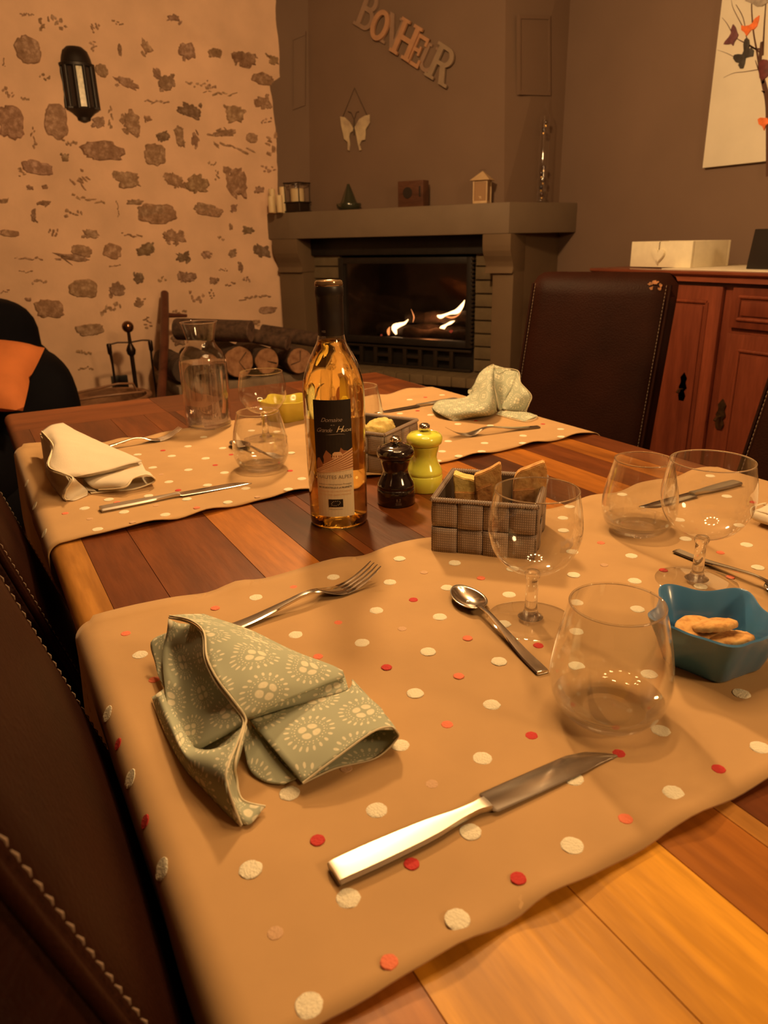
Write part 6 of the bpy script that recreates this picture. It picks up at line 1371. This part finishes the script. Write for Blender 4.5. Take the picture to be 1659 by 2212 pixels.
hem_line([(232, 402, .0505), (350, 428, .0555), (428, 495, .0585), (446, 640, .0545), (505, 765, .0505), (592, 880, .0435), (668, 988, .0345), (660, 1060, .032), (612, 1250, .027), (618, 1340, .015), (650, 1465, .008), (785, 1505, .004)], Z3, m_hem, nk); hem_line([(228, 412, .046), (345, 442, .051), (420, 510, .056), (434, 650, .052), (492, 780, .048), (580, 895, .041), (655, 1000, .033), (640, 1090, .032), (560, 1300, .0305), (578, 1430, .021), (646, 1612, .003)], Z3, m_hem, nk)
hem_line([(1000, 1368, .0095), (1190, 1225, .018), (1400, 1075, .024), (1500, 1045, .0225), (1540, 1065, .020), (1546, 1112, .010), (1420, 1225, .002), (1190, 1283, .002), (1000, 1372, .003)], Z3, m_hem, nk, .0007)
nap_under(nk)
# --- cream napkin at the left
Z6 = (80, 900, K6Z)
nc_ = napkin_root('plain cream folded napkin on the far runner at the left', 0, 0)
nap_patch('top_flap', [[(60, 190, .050), (205, 362, .054), (182, 480, .050), (145, 600, .044), (180, 668, .042), (320, 720, .040), (440, 765, .034)], [(180, 110, .054), (330, 300, .058), (400, 450, .054), (430, 560, .048), (480, 640, .042), (520, 720, .036), (480, 768, .033)], [(330, 80, .050), (520, 190, .047), (900, 365, .036), (1335, 560, .022), (1200, 600, .023), (850, 700, .027), (500, 770, .032)]], Z6, m_cream, nc_, ncol=20, nrow=26)
nap_patch('fold_shadow_flap', [[(500, 774, .028), (850, 704, .024), (1330, 568, .018)], [(570, 790, .016), (850, 745, .015), (1345, 610, .015)]], Z6, m_cream, nc_, nrow=14, ncol=4)
nap_patch('lower_fold', [[(575, 785, .016), (640, 850, .014), (700, 900, .010), (790, 932, .006)], [(900, 735, .016), (960, 790, .020), (1040, 850, .018), (1120, 900, .012)], [(1230, 660, .016), (1280, 700, .021), (1300, 730, .022), (1230, 790, .020)], [(1345, 600, .014), (1390, 690, .018), (1450, 720, .020), (1478, 765, .018)]], Z6, m_cream, nc_, ncol=20)
nap_patch('lower_fold_base', [[(620, 860, .002), (640, 930, .002), (690, 978, .002)], [(900, 850, .0015), (920, 900, .0015), (950, 950, .0015)], [(1200, 800, .0015), (1220, 870, .0015), (1240, 925, .0015)], [(1400, 720, .008), (1470, 790, .008), (1497, 830, .008)], [(1390, 690, .016), (1450, 725, .019), (1480, 770, .018)]], Z6, m_cream, nc_, ncol=22)
nap_patch('under_flap', [[(570, 790, .012), (600, 880, .008), (640, 950, .004)], [(600, 800, .012), (690, 890, .008), (760, 960, .004)]], Z6, m_cream, nc_, ncol=6)
nap_patch('side_fold', [[(42, 225, .036), (72, 440, .012), (100, 620, .006), (130, 760, .004), (220, 920, .003), (340, 1060, .002)], [(90, 310, .040), (110, 500, .020), (130, 690, .016), (210, 800, .014), (300, 900, .012), (340, 1000, .008)], [(55, 200, .048), (190, 380, .052), (138, 600, .043), (300, 728, .038), (420, 800, .032), (345, 1010, .012)]], Z6, m_cream, nc_, ncol=14, nrow=26)
nap_patch('front_edge_flap', [[(425, 770, .034), (440, 830, .030), (370, 930, .018), (345, 1020, .008), (400, 1072, .002)], [(450, 770, .034), (490, 830, .026), (480, 920, .014), (470, 1000, .006), (480, 1075, .002)], [(470, 775, .033), (520, 830, .024), (600, 900, .010), (650, 960, .005), (640, 1010, .002)]], Z6, m_cream, nc_, ncol=12)
m_creamh = M('cream_hem', (.84, .75, .55), .9)
hem_line([(60, 190, .0505), (205, 362, .0545), (182, 480, .0505), (145, 600, .0445), (180, 668, .0425), (320, 720, .0405), (435, 765, .0345), (455, 815, .032), (380, 930, .019), (350, 1030, .008), (400, 1065, .003), (520, 1030, .003), (640, 970, .004)], Z6, m_creamh, nc_, .0012); hem_line([(42, 225, .042), (190, 385, .050), (170, 490, .047), (130, 612, .041), (165, 690, .039), (300, 735, .037), (415, 785, .032), (432, 825, .030), (360, 940, .017), (335, 1030, .006), (380, 1075, .002)], Z6, m_creamh, nc_, .0012)
hem_line([(790, 935, .0065), (1120, 903, .0125), (1230, 792, .0205), (1380, 745, .0225), (1478, 768, .0185), (1497, 832, .008), (1240, 928, .002), (950, 953, .002), (690, 980, .002)], Z6, m_creamh, nc_, .0012)
nap_under(nc_)
# --- far patterned napkin on the right
Z7 = (920, 780, K7Z)
nf = napkin_root('sage medallion-print napkin standing like a boot on the far runner', 0, 0)
nap_patch('boot_front', [[(84, 640, .010), (180, 546, .016), (420, 522, .018), (582, 484, .022), (650, 360, .044), (740, 170, .066), (865, 72, .076)], [(130, 690, .013), (300, 640, .020), (560, 620, .026), (720, 560, .034), (790, 420, .050), (840, 230, .068), (895, 70, .078)], [(250, 760, .008), (420, 740, .014), (640, 720, .020), (830, 690, .026), (890, 520, .044), (890, 300, .064), (920, 52, .080)], [(392, 832, .001), (560, 796, .003), (790, 764, .004), (955, 722, .008), (965, 552, .030), (930, 330, .056), (935, 55, .080)]], Z7, m_nap, nf, ncol=18, nrow=28)
nap_patch('boot_toe', [[(84, 640, .010), (180, 546, .016), (420, 522, .018)], [(90, 690, .004), (200, 700, .001), (420, 560, .001)], [(150, 740, .001), (300, 790, .001), (392, 834, .001)]], Z7, m_nap, nf, ncol=8)
nap_patch('fan', [[(935, 55, .080), (930, 330, .054), (965, 552, .028), (1005, 685, .004)], [(1100, 100, .074), (1060, 330, .046), (1030, 520, .022), (1040, 680, .004)], [(1270, 140, .072), (1190, 370, .042), (1100, 530, .020), (1060, 670, .004)]], Z7, m_nap, nf, ncol=12)
nap_patch('fan_lower', [[(1270, 140, .072), (1190, 370, .044), (1100, 530, .024), (1030, 650, .006)], [(1305, 300, .056), (1330, 440, .042), (1230, 580, .022), (1110, 680, .006)], [(1310, 305, .056), (1452, 470, .038), (1420, 600, .020), (1385, 705, .004)]], Z7, m_nap, nf, ncol=12)
nap_patch('hem_flap', [[(968, 730, .003), (1170, 780, .002), (1360, 832, .001)], [(1010, 690, .005), (1230, 730, .005), (1450, 800, .002)], [(1020, 688, .006), (1385, 708, .006), (1535, 762, .004)]], Z7, m_nap, nf, ncol=8)
nap_patch('back_pleat', [[(735, 170, .062), (730, 210, .058), (640, 360, .040), (585, 400, .032), (580, 450, .026)], [(790, 130, .068), (780, 220, .058), (700, 370, .040), (640, 420, .032), (620, 470, .024)]], Z7, m_nap, nf, ncol=5)
hem_line([(845, 80, .077), (870, 240, .066), (930, 480, .042), (960, 640, .018), (975, 700, .008)], Z7, m_hem, nf); hem_line([(880, 65, .080), (925, 270, .060), (975, 500, .034), (1000, 640, .014)], Z7, m_hem, nf)
hem_line([(850, 82, .077), (930, 48, .081), (950, 95, .078), (1100, 100, .0745), (1275, 140, .0725), (1308, 300, .0565), (1453, 470, .0385), (1420, 600, .0205), (1385, 708, .005), (1535, 762, .0045), (1360, 834, .002), (970, 732, .003)], Z7, m_hem, nf)
nap_under(nf)
# --- cream napkin at the right edge of the photograph (only its rolled end shows)
lipw = at_z(80 + 1490*K6Z, 900 + 850*K6Z, TZ + .006) - nc_.location
tgt = at_z(1643, 1132, TZ + .008)
nd = dup(nc_, (tgt.x + lipw.x, tgt.y + lipw.y, nc_.location.z), PI, 'plain cream napkin at the right photo edge, only its rolled end visible')
